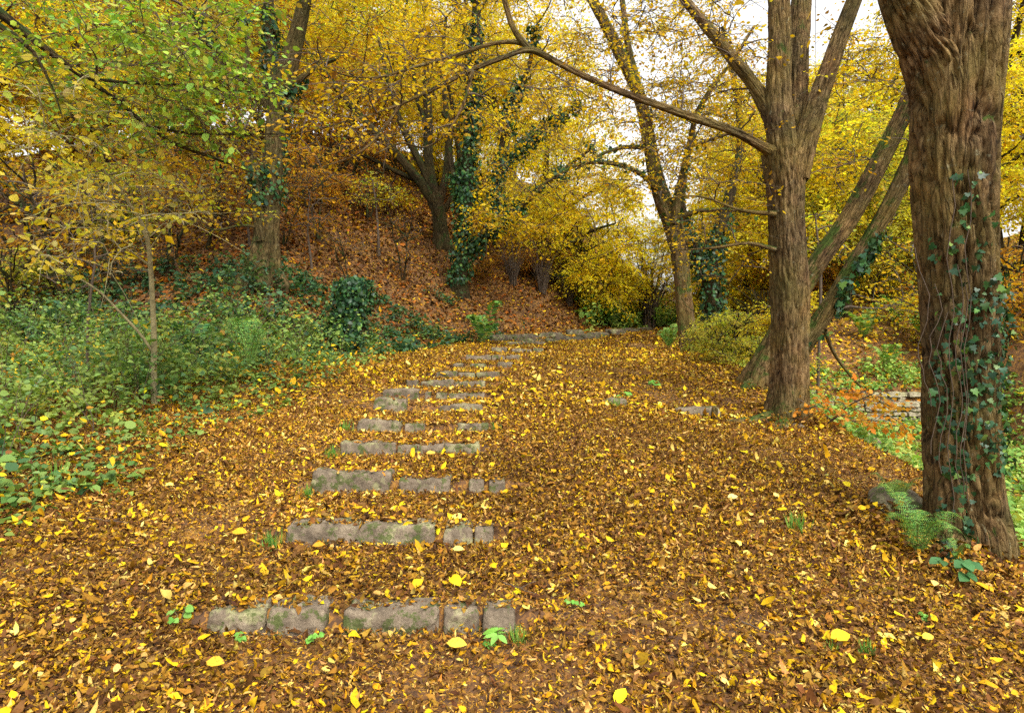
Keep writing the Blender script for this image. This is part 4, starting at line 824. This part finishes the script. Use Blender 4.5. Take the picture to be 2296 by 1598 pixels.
for k, (X_, Y_, d, s_, t_) in enumerate([(1375, 730, 24.5, 1.3, 'large fern at the bend of the path, nearest the yellow beech'), (1425, 722, 26, 1.2, 'fern at the bend of the path in front of the bare shrub'), (1480, 722, 26, 1.1, 'fern at the bend of the path by the slender leaning tree'), (1935, 800, 17, 1.1, 'fern on the far slope nearest the leaning stems'), (2010, 760, 18.5, 1.2, 'fern high on the far slope'), (2060, 765, 18, 1.2, 'fern on the far slope beside the ivy hung trunk'), (1900, 850, 13.5, .9, 'pale fern on the stream bank behind the orange shrub'), (1975, 1010, 9.5, .55, 'small fern on the green stream bank'), (1500, 770, 15, .7, 'fern left of the slender leaning tree foot'), (1990, 860, 15, .8, 'fern directly above the dry stone wall')]):
    fern(gp(X_, Y_, d), s_, 9, t_, 20 + k, False, ([(.16, .32, .06), (.26, .38, .08), (.34, .4, .1)], [.4, .35, .25]))

# leafy undergrowth that nobody could count
GV = ([(.08, .16, .035), (.15, .25, .05), (.26, .36, .07), (.05, .12, .05), (.11, .21, .08), (.36, .40, .06), (.45, .22, .01)], [.24, .25, .2, .13, .1, .05, .025])
GD = ([(.035, .085, .035), (.06, .14, .05), (.04, .10, .06), (.12, .2, .05)], [.35, .3, .2, .15])
GL = ([(.17, .33, .06), (.28, .42, .08), (.44, .48, .10), (.1, .22, .05)], [.35, .3, .2, .15])
def undergrowth(name, label, xr, yr, n, cond, cols, size, hgt, per, tpl, ht=None, stems=True):
    x, y, z = scatter(n, xr, yr, cond); m = len(x); lf = Bag(); rgx = np.random.default_rng(len(label))
    hh = hgt * (.12 + 1.25 * np.clip(fbm(np.stack([x, y, 0 * x], -1) * .9, 2, 8) * 1.6 + .35, 0, 1.2)) * rgx.uniform(.6, 1.3, m) * (ht(x, y) if ht else 1)
    pc = palette(m, *cols, .15, rgx); pm = sm(.0, .35, fbm(np.stack([x, y, 0 * x + 9], -1) * .6, 3, 91))[:, None] * (.6 if cols is GV else .0); pc = pc * (1 - pm) + np.array([.36, .42, .07]) * pm; lean = rgx.normal(size=(m, 3)) * .35; lean[:, 2] = 1
    if stems:
        t = np.linspace(0, 1, 3)[None, :, None]; C = np.stack([x, y, z - .02], -1)[:, None] + lean[:, None] * (hh[:, None, None] * t); k = rgx.random(m) < .5
        sb = Bag(); tubes(sb, C[k], np.full((k.sum(), 3), .0025), 3)
    u = rgx.uniform(.15, 1.05, (m, per)); O = np.stack([x, y, z], -1)[:, None] + lean[:, None] * (hh[:, None] * u)[..., None] + rgx.normal(size=(m, per, 3)) * [.05, .05, .02] * (1 + hgt)
    O = O.reshape(-1, 3); T = rdir(len(O), rgx); T[:, 2] *= .45; T[:, 2] -= .1; N = rgx.normal(size=O.shape) * .42 + [0, -.15, 1]
    s = size * np.exp(rgx.normal(size=len(O)) * .3); c = np.repeat(pc, per, 0) * .7 + palette(len(O), *cols, .2, rgx) * .3
    leaves(lf, O, T, N, s, s * .36, c, tpl, rgx.normal(size=len(O)) * .15 + .1, .3 + rgx.normal(size=len(O)) * .3)
    o = lf.build(name, M_GREEN); tag(o, label, 'undergrowth', kind='stuff')
    if stems:
        tag(sb.build(name.replace('undergrowth', 'stems'), M_STEM), 'thin stems under ' + label, 'undergrowth', kind='stuff')
verge = lambda x, y: (sdist(x, y, EL) > .05 + .55 * (fbm(np.stack([x, y, 0 * x], -1) * .9, 2, 4))) & (sdist(x, y, BK) < .6) & (rng.random(len(x)) < .35 + .65 * sm(0, 1.4, sdist(x, y, EL)))
undergrowth('verge_undergrowth', 'waist low tangle of green leaves along the left verge', (-12, -2), (3.6, 18), 9500, verge, GV, .062, .62, 13, T_H, lambda x, y: .35 + .65 * sm(0, 1.5, sdist(x, y, EL)))
dark = lambda x, y: (sdist(x, y, BK) > -.5) & (sdist(x, y, BK) < 2.3 + 1.3 * fbm(np.stack([x, y, 0 * x], -1) * .5, 2, 14) - 1.9 * sm(-4, -1, x)) & (x < .5) & (fbm(np.stack([x, y, 0 * x], -1) * .7, 2, 24) > -.35)
undergrowth('bank_bramble_undergrowth', 'dark bramble leaves spread over the foot of the left bank', (-14, 1), (11, 22), 5200, dark, GD, .085, .38, 12, T_H)
vall = lambda x, y: (sdist(x, y, RE) < -.9) & (sdist(x, y, RE) > -6.3) & (sdist(x, y, WL) < 1.2)
undergrowth('stream_bank_undergrowth', 'bright green leaves carpeting the hollow beside the stream wall', (4, 14), (5, 22), 9000, vall, GL, .07, .26, 11, T_H, None, False)
far = lambda x, y: (sdist(x, y, RE) < -5.9) & (sdist(x, y, RE) > -10.5) & (fbm(np.stack([x, y, 0 * x], -1) * .5, 2, 34) > -.1)
undergrowth('far_slope_undergrowth', 'mixed green and gold leaves on the slope above the stream wall', (8, 30), (9, 34), 7000, far, (GL[0] + [YEL, GLD], [.2, .2, .12, .1, .2, .18]), .10, .4, 9, T_H, None, False)
bend = lambda x, y: (sdist(x, y, BK) > -.35) & (sdist(x, y, BK) < 2.8)
undergrowth('bend_undergrowth', 'pale green leaves massed at the bend of the path', (2.6, 14), (22, 34), 2600, bend, GL, .13, .6, 11, T_H, None, False)
edge = lambda x, y: (np.abs(sdist(x, y, RE) + .9) < .75)
undergrowth('path_edge_undergrowth', 'lime and yellow leaves below the right edge of the path', (4.6, 9), (11.5, 24), 1500, edge, CG, .085, .5, 11, T_H, None, False)

# broad leaved bramble sprig and seedlings
def sprig(name, label, p, n, size, h, seed, cols=GV, cat='plant', group=None, tpl=T_A, ratio=.42, blades=0):
    rg = np.random.default_rng(seed); root = empty(name, p, label, cat, group); lf = Bag(); sb = Bag(); p = np.array(p)
    O, T, N = [], [], []; C = []
    for k in range(n):
        a = rg.uniform(0, 6.28); e = p + [math.cos(a) * h * rg.uniform(.1, .7), math.sin(a) * h * rg.uniform(.1, .5), h * rg.uniform(.45, 1)]
        C.append(np.stack([p, (p + e) / 2 + [0, 0, h * .12], e]))
        for q in (-1, 0, 1):
            an = a + q * 1.15; O.append(e); T.append([math.cos(an), math.sin(an), -.15]); N.append([rg.normal() * .2, -.45 + rg.normal() * .2, 1])
    tubes(sb, np.array(C), np.full((n, 3), .002), 4); sb.build('stem', M_STEM, root)
    s = size * np.exp(rg.normal(size=len(O)) * .15); leaves(lf, np.array(O), np.array(T), np.array(N), s, s * ratio, palette(len(O), *cols, .12, rg), tpl, .2, .35)
    lf.build('leaf_cluster', M_GREEN, root)
sprig('bramble_sprig', 'sprig of broad dark bramble leaves at the foot of the ivy hung trunk', gp(2150, 1210, 4.15), 6, .085, .17, 1, ([(.06, .16, .05), (.08, .2, .07)], [.5, .5]), 'plant', ratio=.4)
SP = [(405, 1440, 3.35, .10, 'leafy green weed at the left end of the nearest step'), (700, 1440, 3.2, .07, 'small weed between two blocks of the nearest step'), (545, 1435, 3.22, .05, 'tiny weed under the leftmost block of the nearest step'), (1290, 1330, 3.45, .05, 'tiny weed right of the second gap of the path'), (1395, 900, 8.6, .16, 'small weed beside the mossy rock in mid path'), (1470, 868, 9.6, .16, 'bright seedling alone in mid path beyond the mossy rock'), (1100, 1390, 3.18, .03, 'minute seedling below the right end of the nearest step'), (2075, 1365, 3.6, .05, 'single green leaf seedling near the right foreground')]
for k, (X_, Y_, d, h, t_) in enumerate(SP): sprig('weed', t_, gp(X_, Y_, d), 4, max(.03, h * .42), h, 40 + k, ([(.14, .34, .05), (.2, .4, .07)], [.5, .5]), 'weed', 'small weeds on the path')
sprig('dock_plant', 'upright bright green dock leaves at the right end of the nearest step', gp(1118, 1425, 3.2), 3, .075, .075, 60, ([(.2, .45, .06), (.26, .5, .1)], [.5, .5]), 'weed', ratio=.22)
def tuft(X_, Y_, d, h, n, label, seed, cols=([(.14, .3, .04), (.25, .36, .06), (.08, .2, .04)], [.4, .3, .3])):
    rg = np.random.default_rng(seed); p = np.array(gp(X_, Y_, d)); T = rg.normal(size=(n, 3)) * .5; T[:, 2] = 1; O = p + rg.normal(size=(n, 3)) * [h * .3, h * .25, 0]; b = Bag()
    l = h * rg.uniform(.6, 1.3, n); N = np.stack([T[:, 0], T[:, 1], -.2 + 0 * l], -1) + rg.normal(size=(n, 3)) * .2; leaves(b, O, T, N, l, .0022 + .0009 * d / 3, palette(n, *cols, .2, rg), T_G, .1, rg.uniform(.1, .8, n))
    tag(b.build('grass_tuft', M_GREEN), label, 'grass tuft', 'grass tufts on the path')
for k, (X_, Y_, d, h, n, t_) in enumerate([(605, 1222, 4.25, .12, 60, 'grass tuft at the left end of the second step'), (690, 1085, 5.2, .12, 50, 'grass tuft at the left end of the third step'), (745, 1015, 6.1, .13, 45, 'grass tuft at the left end of the fourth step'), (775, 960, 6.9, .14, 45, 'grass tuft at the left end of the fifth step'), (1165, 1430, 3.2, .09, 46, 'grass tuft beside the dock leaves by the nearest step'), (1785, 1170, 4.75, .13, 60, 'yellowing grass tuft alone in the right of the path'), (1110, 960, 6.95, .1, 30, 'grass tuft at the right end of the fifth step'), (1950, 1425, 3.15, .09, 36, 'dark grass tuft in the right foreground'), (110, 1170, 5.2, .2, 50, 'long grass tuft at the left edge of the verge'), (1865, 1410, 3.2, .06, 24, 'short grass tuft by the large yellow leaf'), (1755, 975, 8.0, .14, 40, 'grass tuft below the forked hornbeam'), (1375, 925, 8.3, .15, 36, 'grass tuft below the mossy rock in mid path')]): tuft(X_, Y_, d, h, n, t_, 70 + k)
# fallen twigs
for k, (X0, Y0, X1, Y1, d, t_) in enumerate([(1130, 1280, 1200, 1350, 3.6, 'thin forked twig lying on the leaves right of the steps'), (1660, 1395, 1740, 1370, 3.3, 'thin dark twig lying in the right foreground leaves'), (200, 1180, 290, 1215, 4.6, 'bent pale twig at the edge of the left verge')]):
    a = np.array(gp(X0, Y0, d)); b = np.array(gp(X1, Y1, d - .1)); t = np.linspace(0, 1, 8)[:, None]; C = a + (b - a) * t + rg.normal(size=(8, 3)) * .008; C[:, 2] = G(C[:, 0], C[:, 1]) + .05
    bb = Bag(); tubes(bb, C[None], np.linspace(.005, .002, 8)[None], 6); tubes(bb, (C[4] + (np.array([[.0, 0, 0], [.04, .03, .01], [.09, .05, .02]])))[None], np.array([[.003, .0025, .0015]]), 5); tag(bb.build('fallen_twig', M_TWIG), t_, 'twig')
# a few large fresh leaves on the stones and in the foreground
for k, (X_, Y_, d, s_, cc, t_) in enumerate([(714, 1225, 4.22, .085, (.5, .24, .02), 'orange leaf leaning on the long block of the second step'), (1028, 1243, 4.15, .085, (.68, .55, .14), 'pale yellow leaf lying right below the second step'), (1890, 1410, 3.22, .13, (.66, .46, .02), 'large spotted yellow leaf in the right foreground'), (1025, 1435, 3.1, .11, (.64, .44, .05), 'big yellow leaf below the nearest step'), (966, 1014, 6.1, .1, (.62, .4, .06), 'yellow leaf resting on the fourth step'), (425, 1094, 5.4, .09, (.66, .48, .02), 'bright yellow leaf left of the third step'), (2085, 1420, 3.3, .08, (.64, .45, .05), 'yellow leaf near the lower right corner'), (540, 1225, 4.3, .12, (.6, .33, .02), 'long golden leaf left of the second step'), (1645, 1112, 5.2, .1, (.68, .55, .2), 'cream leaf in the middle of the open path'), (485, 1475, 2.95, .1, (.62, .36, .03), 'golden leaf in the lower left foreground')]):
    p = np.array(gp(X_, Y_, d))[None]; p[0, 2] += .06; b = Bag(); N = np.array([[.1, -.45, 1.]]); leaves(b, p - [[s_ / 2, 0, 0]], np.array([[1, .25 * (-1) ** k, .1]]), N, s_, s_ * .3, np.array([cc]), T_A, .15, .25)
    tag(b.build('fallen_leaf', M_LITTER), t_, 'leaf', 'single large fallen leaves')


# tall dead stems standing in the verge
rg = np.random.default_rng(77); x, y, z = scatter(900, (-11, -3), (4, 13), lambda x, y: (sdist(x, y, EL) > .5) & (sdist(x, y, BK) < 1)); n = len(x); t = np.linspace(0, 1, 5)[None, :, None]
H = rg.uniform(.5, 1.5, n); ln = rg.normal(size=(n, 3)) * .22; ln[:, 2] = 1; arch = rg.normal(size=(n, 3)) * .3; arch[:, 2] = -.25
C = np.stack([x, y, z], -1)[:, None] + ln[:, None] * H[:, None, None] * t + arch[:, None] * H[:, None, None] * t ** 2; k = rg.random(n) < .35
db = Bag(); tubes(db, C[k], np.repeat(np.linspace(.005, .002, 5)[None], k.sum(), 0), 4)
tag(db.build('dead_stems', M_TWIG), 'thin brown dead stems standing among the green verge plants', 'stems', kind='stuff')
